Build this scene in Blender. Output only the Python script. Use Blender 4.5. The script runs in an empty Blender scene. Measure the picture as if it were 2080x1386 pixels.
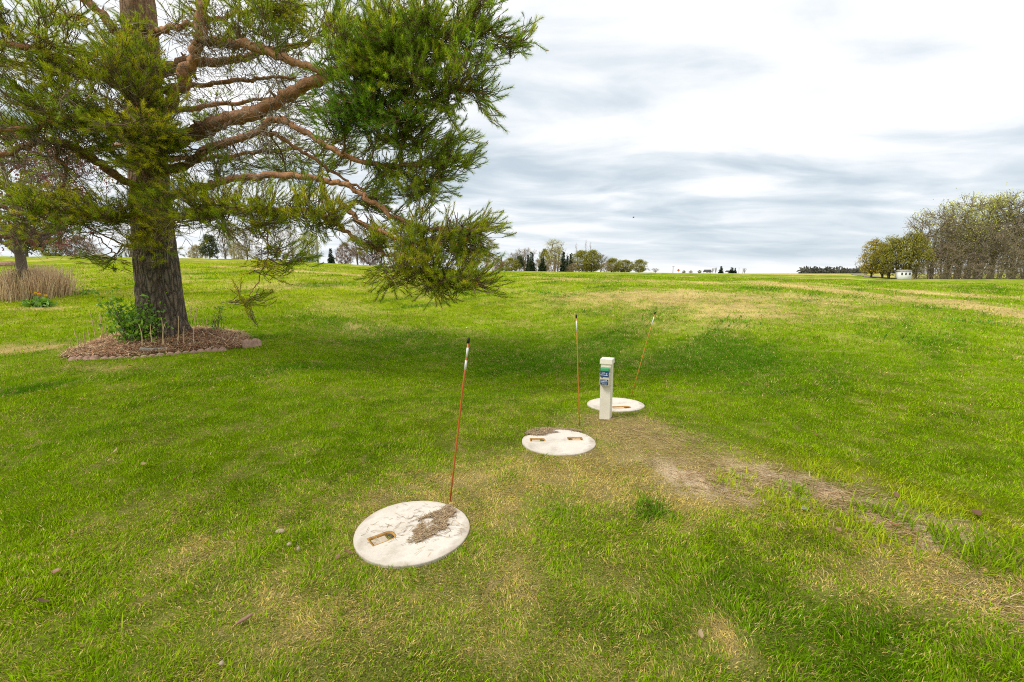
import bpy, bmesh, math, random
import numpy as np
from mathutils import Vector, Matrix

SC = bpy.context.scene
COL = SC.collection
PI = math.pi

# ------------------------------------------------------------------ camera
FPX, CX, CY = 924.0, 1040.0, 693.0           # focal length and centre in pixels of the 2080 px wide photograph
CAMZ, TH = 1.65, math.radians(8.43)
cam = bpy.data.cameras.new('camera')
cam.sensor_width = 36.0
cam.lens = 36.0 * FPX / 2080.0
cam.clip_start, cam.clip_end = 0.05, 9000
camo = bpy.data.objects.new('camera', cam)
COL.objects.link(camo)
camo.location = (0, 0, CAMZ)
camo.rotation_euler = (PI / 2 - TH, 0, 0)
SC.camera = camo

# ------------------------------------------------------------------ light, sky and exposure
SUN_DIR = Vector((0.62, 0.22, -0.80)).normalized()    # the way the light travels: from the left and high
SUN_EL = math.asin(-SUN_DIR.z)
SUN_ROT = math.atan2(-SUN_DIR.x, -SUN_DIR.y)
sl = bpy.data.lights.new('sun', 'SUN')
sl.energy = 1.5
sl.angle = math.radians(16)
sl.color = (1.0, 0.95, 0.86)
so = bpy.data.objects.new('sun', sl)
COL.objects.link(so)
so.location = (-30, -10, 40)
so.rotation_euler = SUN_DIR.to_track_quat('-Z', 'Y').to_euler()

vs = SC.view_settings
vs.view_transform = 'Standard'
vs.look = 'None'
vs.gamma = 1
vs.use_curve_mapping = False
vs.exposure = 0.88
SC.cycles.max_bounces = 6
SC.cycles.diffuse_bounces = 3
SC.cycles.transmission_bounces = 4
SC.cycles.use_denoising = False
SC.cycles.pixel_filter_type = 'BLACKMAN_HARRIS'
SC.cycles.filter_width = 1.05


class NT:
    """small node helper"""
    def __init__(self, tree):
        self.t = tree
        self.n = tree.nodes
        self.l = tree.links

    def add(self, typ, **kw):
        nd = self.n.new(typ)
        for k, v in kw.items():
            if k.startswith('i_'):
                nd.inputs[k[2:].replace('_', ' ')].default_value = v
            else:
                setattr(nd, k, v)
        return nd

    def link(self, a, b):
        self.l.new(a, b)

    def math(self, op, a, b=None, clamp=False):
        nd = self.n.new('ShaderNodeMath')
        nd.operation = op
        nd.use_clamp = clamp
        for i, v in enumerate((a, b)):
            if v is None:
                continue
            if isinstance(v, (int, float)):
                nd.inputs[i].default_value = v
            else:
                self.l.new(v, nd.inputs[i])
        return nd.outputs[0]

    def ramp(self, fac, stops):
        nd = self.n.new('ShaderNodeValToRGB')
        cr = nd.color_ramp
        while len(cr.elements) < len(stops):
            cr.elements.new(0.5)
        for e, (p, c) in zip(cr.elements, stops):
            e.position = p
            e.color = c if len(c) == 4 else (c[0], c[1], c[2], 1)
        self.l.new(fac, nd.inputs[0])
        return nd.outputs[0]

    def mix(self, fac, a, b, blend='MIX'):
        nd = self.n.new('ShaderNodeMix')
        nd.data_type = 'RGBA'
        nd.blend_type = blend
        for s, v in ((nd.inputs[0], fac), (nd.inputs[6], a), (nd.inputs[7], b)):
            if isinstance(v, (int, float)):
                s.default_value = v
            elif isinstance(v, tuple):
                s.default_value = v if len(v) == 4 else (v[0], v[1], v[2], 1)
            else:
                self.l.new(v, s)
        return nd.outputs[2]


W = bpy.data.worlds.new('World')
SC.world = W
W.use_nodes = True
wt = NT(W.node_tree)
wt.n.clear()
sky = wt.add('ShaderNodeTexSky')
sky.sky_type = 'NISHITA'
sky.sun_disc = False
sky.sun_elevation = SUN_EL
sky.sun_rotation = SUN_ROT
bg_sky = wt.add('ShaderNodeBackground', i_Strength=0.09)
wt.link(sky.outputs[0], bg_sky.inputs['Color'])
tc = wt.add('ShaderNodeTexCoord')
sep = wt.add('ShaderNodeSeparateXYZ')
wt.link(tc.outputs['Generated'], sep.inputs[0])
zc = wt.math('MAXIMUM', sep.outputs[2], 0.0)
den = wt.math('ADD', zc, 0.13)
px_ = wt.math('DIVIDE', sep.outputs[0], den)
py_ = wt.math('DIVIDE', sep.outputs[1], den)
comb = wt.add('ShaderNodeCombineXYZ')
wt.link(px_, comb.inputs[0])
wt.link(py_, comb.inputs[1])
mp = wt.add('ShaderNodeMapping')
mp.inputs['Location'].default_value = (3.1, 7.4, 0)
mp.inputs['Rotation'].default_value = (0, 0, math.radians(16))
mp.inputs['Scale'].default_value = (0.62, 1.0, 1)
wt.link(comb.outputs[0], mp.inputs['Vector'])
n1 = wt.add('ShaderNodeTexNoise', i_Scale=1.9, i_Detail=8.0, i_Roughness=0.52, i_Distortion=0.35)
wt.link(mp.outputs[0], n1.inputs['Vector'])
mp2 = wt.add('ShaderNodeMapping')
mp2.inputs['Location'].default_value = (11.3, 1.9, 4)
mp2.inputs['Scale'].default_value = (0.5, 0.55, 1)
wt.link(comb.outputs[0], mp2.inputs['Vector'])
n2 = wt.add('ShaderNodeTexNoise', i_Scale=0.55, i_Detail=3.0, i_Roughness=0.5)
wt.link(mp2.outputs[0], n2.inputs['Vector'])
# brightness of the cloud deck: thin and glaring overhead, thicker and bluer low down
elev = wt.ramp(zc, [(0.0, (0.66, 0.66, 0.66)), (0.04, (0.46, 0.46, 0.46)), (0.13, (0.44, 0.44, 0.44)), (0.22, (0.52, 0.52, 0.52)), (0.36, (0.59, 0.59, 0.59)), (0.75, (0.68, 0.68, 0.68))])
a1 = wt.math('MULTIPLY', wt.math('SUBTRACT', n1.outputs[0], 0.5), 1.25)
a2 = wt.math('MULTIPLY', wt.math('SUBTRACT', n2.outputs[0], 0.5), 1.0)
# low streaks flatten out towards the horizon
fl = wt.ramp(zc, [(0.0, (0.1, 0.1, 0.1)), (0.05, (0.55, 0.55, 0.55)), (0.16, (1, 1, 1))])
dens = wt.math('ADD', elev, wt.math('MULTIPLY', wt.math('ADD', a1, a2), fl), clamp=True)
ccol = wt.ramp(dens, [(0.0, (0.39, 0.47, 0.55)), (0.30, (0.47, 0.545, 0.61)), (0.46, (0.61, 0.665, 0.71)), (0.60, (0.78, 0.80, 0.825)), (0.78, (0.93, 0.93, 0.93)), (1.0, (1.02, 1.01, 1.0))])
bg_c = wt.add('ShaderNodeBackground', i_Strength=0.70)
wt.link(ccol, bg_c.inputs['Color'])
wmix = wt.add('ShaderNodeMixShader', i_Fac=0.97)
wt.link(bg_sky.outputs[0], wmix.inputs[1])
wt.link(bg_c.outputs[0], wmix.inputs[2])
wout = wt.add('ShaderNodeOutputWorld')
wt.link(wmix.outputs[0], wout.inputs['Surface'])

# ------------------------------------------------------------------ helpers: noise, pixels, terrain
RNG = np.random.default_rng(11)
random.seed(5)


def vnoise(x, y, seed=0):
    x = np.asarray(x, float); y = np.asarray(y, float)
    xi = np.floor(x).astype(np.int64); yi = np.floor(y).astype(np.int64)
    xf = x - xi; yf = y - yi
    xf = xf * xf * (3 - 2 * xf); yf = yf * yf * (3 - 2 * yf)

    def h(a, b):
        n = (a * 374761393 + b * 668265263 + seed * 982451653) & 0xffffffff
        n = ((n ^ (n >> 13)) * 1274126177) & 0xffffffff
        return ((n ^ (n >> 16)) & 0xffff) / 65535.0
    return (h(xi, yi) * (1 - xf) + h(xi + 1, yi) * xf) * (1 - yf) + (h(xi, yi + 1) * (1 - xf) + h(xi + 1, yi + 1) * xf) * yf


def fbm(x, y, seed=0, octv=4, rough=0.5):
    s = 0; a = 1; t = 0
    for k in range(octv):
        s = s + a * vnoise(x * 2 ** k, y * 2 ** k, seed + k * 17)
        t += a
        a *= rough
    return s / t


def sstep(a, b, x):
    t = np.clip((np.asarray(x, float) - a) / (b - a), 0, 1)
    return t * t * (3 - 2 * t)


_S = np.array([0, 3, 5.5, 9, 14, 20, 30, 45, 60, 100, 160, 400, 900, 4000.0])
_PROF = [  # column (x / y) and ground height at each distance
    (-1.60, [0, .00, .08, .33, .78, 1.35, 2.25, 3.40, 3.75, 3.5, 3.2, 2.6, 2.0, 1.6]),
    (-0.80, [0, .00, .08, .33, .78, 1.35, 2.20, 3.26, 3.60, 3.4, 3.1, 2.6, 2.0, 1.6]),
    (-0.476, [0, .00, .04, .18, .62, 1.15, 1.95, 2.88, 3.20, 3.2, 3.0, 2.5, 2.0, 1.6]),
    (-0.30, [0, .00, .00, -.18, .30, .97, 1.60, 2.35, 2.65, 2.8, 2.7, 2.3, 2.0, 1.6]),
    (-0.08, [0, .00, -.04, -.38, .10, .80, 1.33, 1.86, 2.02, 2.25, 2.3, 2.1, 1.9, 1.6]),
    (0.10, [0, .00, -.02, -.38, .10, .80, 1.27, 1.66, 1.82, 2.05, 2.10, 2.0, 1.9, 1.6]),
    (0.30, [0, .00, .00, -.32, .20, .84, 1.22, 1.50, 1.66, 1.86, 1.90, 1.9, 1.9, 1.6]),
    (0.50, [0, .00, .00, -.20, .34, .86, 1.18, 1.40, 1.48, 1.56, 1.62, 1.75, 1.9, 1.6]),
    (0.72, [0, .00, .01, .08, .44, .72, 1.10, 1.28, 1.30, 1.36, 1.45, 1.65, 1.8, 1.6]),
    (0.82, [0, .00, .02, .10, .43, .68, 1.05, 1.08, 0.95, 1.0, 1.2, 1.6, 1.8, 1.6]),
    (1.60, [0, .00, .03, .12, .38, .62, 1.00, 1.00, 0.90, 0.9, 1.1, 1.5, 1.8, 1.6]),
]
_T = np.linspace(0, math.log(1 + 4000 / 4.0), 700)


def _smooth(a, k=15):
    w = np.hanning(2 * k + 1); w /= w.sum()
    return np.convolve(np.pad(a, k, mode='edge'), w, mode='valid')


_TAB = np.array([_smooth(np.interp(_T, np.log(1 + _S / 4.0), p)) for _, p in _PROF])
_U = np.array([u for u, _ in _PROF])


def terrain(x, y):
    x = np.asarray(x, float); y = np.asarray(y, float)
    r = np.hypot(x, y)
    s = np.maximum(y, 0.45 * r)
    u = np.clip(x / np.maximum(s, 1e-3), _U[0], _U[-1] - 1e-6)
    i = np.clip(np.searchsorted(_U, u, side='right') - 1, 0, len(_U) - 2)
    f = (u - _U[i]) / (_U[i + 1] - _U[i])
    t = np.log(1 + s / 4.0) / _T[-1] * (len(_T) - 1)
    j = np.clip(t.astype(int), 0, len(_T) - 2)
    g = np.clip(t - j, 0, 1)
    z = (_TAB[i, j] * (1 - g) + _TAB[i, j + 1] * g) * (1 - f) + (_TAB[i + 1, j] * (1 - g) + _TAB[i + 1, j + 1] * g) * f
    z = z + (fbm(x * 0.35, y * 0.35, 3, 3) - 0.5) * 0.16 * sstep(6, 14, r) + (fbm(x * 1.3, y * 1.3, 8, 3) - 0.5) * 0.05
    return z


def tz(x, y):
    return float(terrain(np.array([x]), np.array([y]))[0])


ST, CT = math.sin(TH), math.cos(TH)


def ray(px, py):
    u = (px - CX) / FPX
    v = (CY - py) / FPX
    return np.array([u, CT + v * ST, -ST + v * CT])


def at(px, py, Y):
    """point seen at a photo pixel, at distance Y ahead of the camera"""
    d = ray(px, py)
    return np.array([0, 0, CAMZ]) + d * (Y / d[1])


def ground(px, py, dz=0.0):
    """where the view through a photo pixel meets the ground"""
    d = ray(px, py)
    Y = 0.8
    prev = None
    while Y < 3000:
        p = np.array([0, 0, CAMZ]) + d * (Y / d[1])
        g = p[2] - tz(p[0], p[1]) - dz
        if g <= 0:
            a, b = prev or Y * 0.9, Y
            for _ in range(30):
                m = 0.5 * (a + b)
                p = np.array([0, 0, CAMZ]) + d * (m / d[1])
                if p[2] - tz(p[0], p[1]) - dz > 0:
                    a = m
                else:
                    b = m
            return p
        prev = Y
        Y *= 1.01
    return np.array([0, 0, CAMZ]) + d * (300 / d[1])


# ------------------------------------------------------------------ helpers: meshes and objects
class MB:
    """collects shapes and links them as ONE mesh object"""
    def __init__(self):
        self.v = []; self.c = []; self.tri = []; self.quad = []; self.tm = []; self.qm = []
        self.n = 0

    def add(self, v, tri=None, quad=None, col=(1, 1, 1), mat=0):
        v = np.asarray(v, float).reshape(-1, 3)
        c = np.asarray(col, float)
        if c.ndim == 1:
            c = np.tile(c, (len(v), 1))
        self.v.append(v); self.c.append(c)
        if tri is not None and len(tri):
            t = np.asarray(tri, np.int64).reshape(-1, 3) + self.n
            self.tri.append(t); self.tm.append(np.full(len(t), mat))
        if quad is not None and len(quad):
            q = np.asarray(quad, np.int64).reshape(-1, 4) + self.n
            self.quad.append(q); self.qm.append(np.full(len(q), mat))
        self.n += len(v)

    def tube(self, pts, rad, sides=6, col=(1, 1, 1), cap=True, mat=0, jit=0.0):
        P = np.asarray(pts, float)
        R = np.asarray(rad, float) * np.ones(len(P))
        T = np.gradient(P, axis=0)
        T /= np.linalg.norm(T, axis=1)[:, None] + 1e-9
        ref = np.array([0, 0, 1.0]) if abs(T[0][2]) < 0.9 else np.array([1.0, 0, 0])
        n = np.cross(T[0], ref); n /= np.linalg.norm(n)
        rings = []
        a = np.arange(sides) / sides * 2 * PI
        for k in range(len(P)):
            n = n - T[k] * n.dot(T[k]); n /= np.linalg.norm(n) + 1e-9
            b = np.cross(T[k], n)
            rr_ = R[k] * (1 + jit * (vnoise(np.arange(sides) * .9 + 13.7, np.full(sides, k * .8), 19) - .5))
            rings.append(P[k] + rr_[:, None] * (np.cos(a)[:, None] * n + np.sin(a)[:, None] * b))
        V = np.concatenate(rings)
        i = np.arange(sides); j = (i + 1) % sides
        Q = np.concatenate([np.stack([k * sides + i, k * sides + j, (k + 1) * sides + j, (k + 1) * sides + i], 1) for k in range(len(P) - 1)])
        tri = []
        if cap:
            m = len(V)
            V = np.concatenate([V, P[:1], P[-1:]])
            tri = np.concatenate([np.stack([j, i, np.full(sides, m)], 1), np.stack([(len(P) - 1) * sides + i, (len(P) - 1) * sides + j, np.full(sides, m + 1)], 1)])
        self.add(V, tri, Q, col, mat)

    def cones(self, A, B, ra, rb, sides=3, col=(1, 1, 1), mat=0):
        """many open frustums at once"""
        A = np.asarray(A, float); B = np.asarray(B, float)
        if len(A) == 0:
            return
        ra = np.asarray(ra, float) * np.ones(len(A)); rb = np.asarray(rb, float) * np.ones(len(A))
        T = B - A
        T /= np.linalg.norm(T, axis=1)[:, None] + 1e-9
        ref = np.where(np.abs(T[:, 2:3]) < 0.9, np.array([[0, 0, 1.0]]), np.array([[1.0, 0, 0]]))
        N = np.cross(T, ref); N /= np.linalg.norm(N, axis=1)[:, None] + 1e-9
        Bn = np.cross(T, N)
        a = np.arange(sides) / sides * 2 * PI
        ring = np.cos(a)[None, :, None] * N[:, None, :] + np.sin(a)[None, :, None] * Bn[:, None, :]
        V = np.concatenate([A[:, None] + ring * ra[:, None, None], B[:, None] + ring * rb[:, None, None]], 1)
        i = np.arange(sides); j = (i + 1) % sides
        Q = np.stack([i, j, j + sides, i + sides], 1)[None] + (np.arange(len(A)) * 2 * sides)[:, None, None]
        c = np.asarray(col, float)
        if c.ndim == 2:
            c = np.repeat(c, 2 * sides, 0)
        self.add(V.reshape(-1, 3), None, Q.reshape(-1, 4), c, mat)

    def box(self, c, s, rot=0, col=(1, 1, 1), mat=0):
        v = np.array([[x, y, z] for z in (-.5, .5) for y in (-.5, .5) for x in (-.5, .5)]) * np.array(s)
        ca, sa = math.cos(rot), math.sin(rot)
        v = v @ np.array([[ca, sa, 0], [-sa, ca, 0], [0, 0, 1]]) + np.array(c)
        self.add(v, None, [[0, 2, 3, 1], [4, 5, 7, 6], [0, 1, 5, 4], [2, 6, 7, 3], [0, 4, 6, 2], [1, 3, 7, 5]], col, mat)

    def build(self, name, mats, parent=None, origin=None, smooth=False):
        v = np.concatenate(self.v); c = np.concatenate(self.c)
        if origin is not None:
            v = v - np.asarray(origin, float)
        me = bpy.data.meshes.new(name)
        tri = np.concatenate(self.tri) if self.tri else np.zeros((0, 3), np.int64)
        quad = np.concatenate(self.quad) if self.quad else np.zeros((0, 4), np.int64)
        mi = np.concatenate(self.tm + self.qm) if (self.tm or self.qm) else np.zeros(0)
        nl = tri.size + quad.size
        me.vertices.add(len(v)); me.vertices.foreach_set('co', v.astype(np.float32).ravel())
        me.loops.add(nl); me.loops.foreach_set('vertex_index', np.concatenate([tri.ravel(), quad.ravel()]).astype(np.int32))
        ls = np.concatenate([np.arange(len(tri)) * 3, tri.size + np.arange(len(quad)) * 4]).astype(np.int32)
        me.polygons.add(len(ls)); me.polygons.foreach_set('loop_start', ls)
        me.polygons.foreach_set('material_index', mi.astype(np.int32))
        if smooth:
            me.polygons.foreach_set('use_smooth', np.ones(len(ls), bool))
        at_ = me.color_attributes.new('Col', 'FLOAT_COLOR', 'POINT')
        at_.data.foreach_set('color', np.concatenate([c, np.ones((len(c), 1))], 1).astype(np.float32).ravel())
        me.update(calc_edges=True)
        for m in (mats if isinstance(mats, (list, tuple)) else [mats]):
            me.materials.append(m)
        o = bpy.data.objects.new(name, me)
        COL.objects.link(o)
        if parent is not None:
            o.parent = parent
        elif origin is not None:
            o.location = origin
        return o


def tag(o, label=None, cat=None, group=None, kind=None):
    for k, v in (('label', label), ('category', cat), ('group', group), ('kind', kind)):
        if v:
            o[k] = v
    return o


def thing(name, loc, label, cat, group=None, rz=0.0):
    o = bpy.data.objects.new(name, None)
    o.empty_display_size = 0.2
    COL.objects.link(o)
    o.location = loc
    o.rotation_euler = (0, 0, rz)
    return tag(o, label, cat, group)


def copy_tree(o, parent=None):
    kids = list(o.children)
    c = o.copy()
    COL.objects.link(c)
    if parent is not None:
        c.parent = parent
    for ch in kids:
        copy_tree(ch, c)
    return c


def from_bm(bm, name, mats, parent=None, smooth=False):
    me = bpy.data.meshes.new(name)
    bm.normal_update()
    bm.to_mesh(me)
    bm.free()
    if smooth:
        me.polygons.foreach_set('use_smooth', np.ones(len(me.polygons), bool))
    for m in (mats if isinstance(mats, (list, tuple)) else [mats]):
        me.materials.append(m)
    o = bpy.data.objects.new(name, me)
    COL.objects.link(o)
    o.parent = parent
    return o


# ------------------------------------------------------------------ materials
def mat(name):
    m = bpy.data.materials.new(name)
    m.use_nodes = True
    t = NT(m.node_tree)
    t.n.clear()
    out = t.add('ShaderNodeOutputMaterial')
    return m, t, out


def leafy(name, trans=0.35, var=0.25, gloss=0.04):
    """thin leaves, needles and blades: the colour stored on each piece, part diffuse, part translucent"""
    m, t, out = mat(name)
    a = t.add('ShaderNodeAttribute', attribute_name='Col')
    geo = t.add('ShaderNodeNewGeometry')
    v = t.math('ADD', t.math('MULTIPLY', geo.outputs['Random Per Island'], 2 * var), 1 - var)
    c = t.add('ShaderNodeVectorMath', operation='SCALE')
    t.link(a.outputs['Color'], c.inputs[0])
    t.link(v, c.inputs['Scale'])
    d = t.add('ShaderNodeBsdfDiffuse'); t.link(c.outputs[0], d.inputs['Color'])
    tr = t.add('ShaderNodeBsdfTranslucent'); t.link(c.outputs[0], tr.inputs['Color'])
    mx = t.add('ShaderNodeMixShader', i_Fac=trans)
    t.link(d.outputs[0], mx.inputs[1]); t.link(tr.outputs[0], mx.inputs[2])
    if gloss > 0:
        g = t.add('ShaderNodeBsdfGlossy', i_Roughness=0.45)
        m2 = t.add('ShaderNodeMixShader', i_Fac=gloss)
        t.link(mx.outputs[0], m2.inputs[1]); t.link(g.outputs[0], m2.inputs[2])
        mx = m2
    t.link(mx.outputs[0], out.inputs['Surface'])
    return m


def rough(name, col, rough_=0.85, noise=(20, 0.25), bump=0.0, bump_scale=60, metal=0.0, attr=False):
    m, t, out = mat(name)
    b = t.add('ShaderNodeBsdfPrincipled', i_Roughness=rough_, i_Metallic=metal)
    tc_ = t.add('ShaderNodeTexCoord')
    n = t.add('ShaderNodeTexNoise', i_Scale=noise[0], i_Detail=6.0, i_Roughness=0.6)
    t.link(tc_.outputs['Object'], n.inputs['Vector'])
    k = t.math('ADD', t.math('MULTIPLY', t.math('SUBTRACT', n.outputs[0], 0.5), 2.4 * noise[1]), 1.0)
    c = t.add('ShaderNodeVectorMath', operation='SCALE')
    if attr:
        a = t.add('ShaderNodeAttribute', attribute_name='Col')
        t.link(a.outputs['Color'], c.inputs[0])
    else:
        c.inputs[0].default_value = col[:3]
    t.link(k, c.inputs['Scale'])
    t.link(c.outputs[0], b.inputs['Base Color'])
    if bump > 0:
        nb = t.add('ShaderNodeTexNoise', i_Scale=bump_scale, i_Detail=5.0)
        t.link(tc_.outputs['Object'], nb.inputs['Vector'])
        bp = t.add('ShaderNodeBump', i_Strength=bump, i_Distance=0.01)
        t.link(nb.outputs[0], bp.inputs['Height'])
        t.link(bp.outputs[0], b.inputs['Normal'])
    t.link(b.outputs[0], out.inputs['Surface'])
    return m


M = {}
M['blade'] = leafy('grass_blade', 0.42, 0.38, 0.0)
M['needle'] = leafy('pine_needle', 0.50, 0.30, 0.015)
M['leaf'] = leafy('leaf', 0.40, 0.25, 0.04)
M['straw'] = leafy('straw', 0.40, 0.30, 0.0)
M['wood'] = rough('bare_wood', (0, 0, 0), 0.9, (3, 0.3), attr=True)
M['litter'] = rough('litter', (0, 0, 0), 0.9, (30, 0.4), attr=True)

# the pine's bark: furrowed grey plates low on the trunk, flaky orange skin on limbs and upper stem
m, t, out = mat('pine_bark')
b = t.add('ShaderNodeBsdfPrincipled', i_Roughness=0.9)
tc_ = t.add('ShaderNodeTexCoord')
a = t.add('ShaderNodeAttribute', attribute_name='Col')       # red channel: how old (plated) the bark is
sepc = t.add('ShaderNodeSeparateColor'); t.link(a.outputs['Color'], sepc.inputs[0])
mpp = t.add('ShaderNodeMapping'); mpp.inputs['Scale'].default_value = (1, 1, 0.20)
t.link(tc_.outputs['Object'], mpp.inputs['Vector'])
wn = t.add('ShaderNodeTexNoise', i_Scale=6.0, i_Detail=4.0)
t.link(mpp.outputs[0], wn.inputs['Vector'])
wv = t.add('ShaderNodeVectorMath', operation='MULTIPLY_ADD')
t.link(wn.outputs['Color'], wv.inputs[0]); wv.inputs[1].default_value = (0.20, 0.20, 0.12); t.link(mpp.outputs[0], wv.inputs[2])
vo = t.add('ShaderNodeTexVoronoi', feature='DISTANCE_TO_EDGE', i_Scale=17.0)
t.link(wv.outputs[0], vo.inputs['Vector'])
crack = t.ramp(vo.outputs['Distance'], [(0.0, (0.12, 0.12, 0.12)), (0.14, (0.65, 0.65, 0.65)), (0.35, (1, 1, 1))])
fn = t.add('ShaderNodeTexNoise', i_Scale=45.0, i_Detail=6.0, i_Roughness=0.65)
t.link(tc_.outputs['Object'], fn.inputs['Vector'])
ln = t.add('ShaderNodeTexNoise', i_Scale=7.0, i_Detail=5.0, i_Roughness=0.6)
t.link(tc_.outputs['Object'], ln.inputs['Vector'])
old = t.ramp(fn.outputs[0], [(0.25, (0.10, 0.075, 0.055)), (0.55, (0.225, 0.175, 0.13)), (0.8, (0.36, 0.30, 0.24))])
old = t.mix(crack, (0.026, 0.019, 0.015), old)
yng = t.ramp(ln.outputs[0], [(0.28, (0.20, 0.13, 0.09)), (0.42, (0.46, 0.21, 0.10)), (0.58, (0.60, 0.30, 0.13)), (0.75, (0.44, 0.33, 0.19))])
yng = t.mix(t.ramp(fn.outputs[0], [(0.38, (0.75, 0.75, 0.75)), (0.52, (0.1, 0.1, 0.1)), (0.7, (0, 0, 0))]), yng, (0.13, 0.07, 0.04))
fac = t.math('ADD', sepc.outputs[0], t.math('MULTIPLY', t.math('SUBTRACT', ln.outputs[0], 0.5), 1.3), clamp=True)
t.link(t.mix(fac, yng, old), b.inputs['Base Color'])
hb = t.math('ADD', t.math('MULTIPLY', crack, sepc.outputs[0]), t.math('MULTIPLY', fn.outputs[0], 0.35))
bp = t.add('ShaderNodeBump', i_Strength=0.9, i_Distance=0.03)
t.link(hb, bp.inputs['Height']); t.link(bp.outputs[0], b.inputs['Normal'])
t.link(b.outputs[0], out.inputs['Surface'])
M['bark'] = m

# lawn soil and thatch: the map of dry, lush and bare ground is stored on the sheet, broken up by noise
m, t, out = mat('lawn')
b = t.add('ShaderNodeBsdfPrincipled', i_Roughness=0.95)
b.inputs['Specular IOR Level'].default_value = 0.0
a = t.add('ShaderNodeAttribute', attribute_name='Col')
tc_ = t.add('ShaderNodeTexCoord')
g1 = t.add('ShaderNodeTexNoise', i_Scale=110.0, i_Detail=4.0, i_Roughness=0.75); t.link(tc_.outputs['Object'], g1.inputs['Vector'])
g2 = t.add('ShaderNodeTexNoise', i_Scale=2.6, i_Detail=8.0, i_Roughness=0.65); t.link(tc_.outputs['Object'], g2.inputs['Vector'])
g3 = t.add('ShaderNodeTexNoise', i_Scale=0.5, i_Detail=8.0, i_Roughness=0.6); t.link(tc_.outputs['Object'], g3.inputs['Vector'])
s_ = t.math('ADD', t.math('ADD', t.math('MULTIPLY', t.math('SUBTRACT', g1.outputs[0], 0.5), 3.2), t.math('ADD', g2.outputs[0], 0.5)), g3.outputs[0])
k = t.math('MAXIMUM', t.math('ADD', t.math('MULTIPLY', t.math('SUBTRACT', s_, 1.5), 1.25), 1.0), 0.12)
sc_ = t.add('ShaderNodeVectorMath', operation='SCALE')
t.link(a.outputs['Color'], sc_.inputs[0]); t.link(k, sc_.inputs['Scale'])
tint = t.mix(t.math('MULTIPLY', t.math('SUBTRACT', g2.outputs[0], 0.5), 1.2, clamp=True), sc_.outputs[0], (0.24, 0.22, 0.05))
t.link(tint, b.inputs['Base Color'])
bp = t.add('ShaderNodeBump', i_Strength=0.6, i_Distance=0.03)
t.link(s_, bp.inputs['Height']); t.link(bp.outputs[0], b.inputs['Normal'])
t.link(b.outputs[0], out.inputs['Surface'])
M['lawn'] = m

# pale weathered concrete
m, t, out = mat('concrete')
b = t.add('ShaderNodeBsdfPrincipled', i_Roughness=0.88)
tc_ = t.add('ShaderNodeTexCoord')
c1 = t.add('ShaderNodeTexNoise', i_Scale=5.0, i_Detail=8.0, i_Roughness=0.62); t.link(tc_.outputs['Object'], c1.inputs['Vector'])
c2 = t.add('ShaderNodeTexNoise', i_Scale=70.0, i_Detail=5.0, i_Roughness=0.7); t.link(tc_.outputs['Object'], c2.inputs['Vector'])
base = t.ramp(c1.outputs[0], [(0.3, (0.44, 0.39, 0.31)), (0.44, (0.58, 0.53, 0.45)), (0.6, (0.66, 0.61, 0.53)), (0.75, (0.56, 0.53, 0.47))])
spk = t.ramp(c2.outputs[0], [(0.24, (0.45, 0.38, 0.30)), (0.34, (0.93, 0.92, 0.90)), (0.6, (1, 1, 1))])
ln_ = t.add('ShaderNodeVectorMath', operation='LENGTH'); t.link(tc_.outputs['Object'], ln_.inputs[0])
rim = t.math('ADD', t.math('MULTIPLY', t.math('SUBTRACT', ln_.outputs['Value'], 0.335), 14.0), t.math('MULTIPLY', t.math('SUBTRACT', c1.outputs[0], 0.5), 3.2), clamp=True)
t.link(t.mix(t.math('MULTIPLY', rim, 0.75), t.mix(1.0, base, spk, 'MULTIPLY'), (0.27, 0.20, 0.125)), b.inputs['Base Color'])
bp = t.add('ShaderNodeBump', i_Strength=0.35, i_Distance=0.006); t.link(c2.outputs[0], bp.inputs['Height']); t.link(bp.outputs[0], b.inputs['Normal'])
t.link(b.outputs[0], out.inputs['Surface'])
M['concrete'] = m

M['rust'] = rough('rust_stain', (0.42, 0.22, 0.05), 0.9, (45, 0.5), 0.3)
M['dark_iron'] = rough('dark_iron', (0.06, 0.058, 0.055), 0.6, (60, 0.5), 0.2, metal=0.3)
M['insert'] = rough('insert_concrete', (0.46, 0.39, 0.29), 0.9, (50, 0.3), 0.4)
M['soil'] = rough('soil', (0.20, 0.13, 0.075), 0.95, (35, 0.5), 0.8, 40)
M['mulch'] = rough('mulch_soil', (0.27, 0.145, 0.08), 0.95, (30, 0.6), 1.0, 40)
M['edging'] = rough('edging_concrete', (0.44, 0.27, 0.20), 0.92, (14, 0.75), 0.9, 50)
M['slate'] = rough('grey_stone', (0.30, 0.29, 0.25), 0.85, (20, 0.35), 0.5, 50)
M['vinyl'] = rough('cream_vinyl', (0.74, 0.69, 0.58), 0.5, (7, 0.16))
M['cream'] = rough('cream_plastic', (0.62, 0.57, 0.45), 0.45, (12, 0.08))
M['blue'] = rough('blue_label', (0.012, 0.055, 0.16), 0.35, (30, 0.25))
M['white'] = rough('white_ink', (0.70, 0.74, 0.78), 0.5, (40, 0.1))
M['led'] = rough('red_indicator', (0.25, 0.03, 0.02), 0.3, (40, 0.1))
M['orange'] = rough('orange_fibreglass', (0.52, 0.22, 0.03), 0.4, (30, 0.2))
M['red_orange'] = rough('red_orange_fibreglass', (0.50, 0.12, 0.025), 0.4, (30, 0.2))
M['band'] = rough('white_band', (0.75, 0.73, 0.70), 0.4, (40, 0.1))
M['black'] = rough('black_rubber', (0.012, 0.012, 0.012), 0.6, (40, 0.2))
M['paintw'] = rough('white_paint', (0.75, 0.75, 0.73), 0.6, (4, 0.06))
M['roof'] = rough('dark_roof', (0.06, 0.06, 0.065), 0.8, (4, 0.2))
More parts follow.
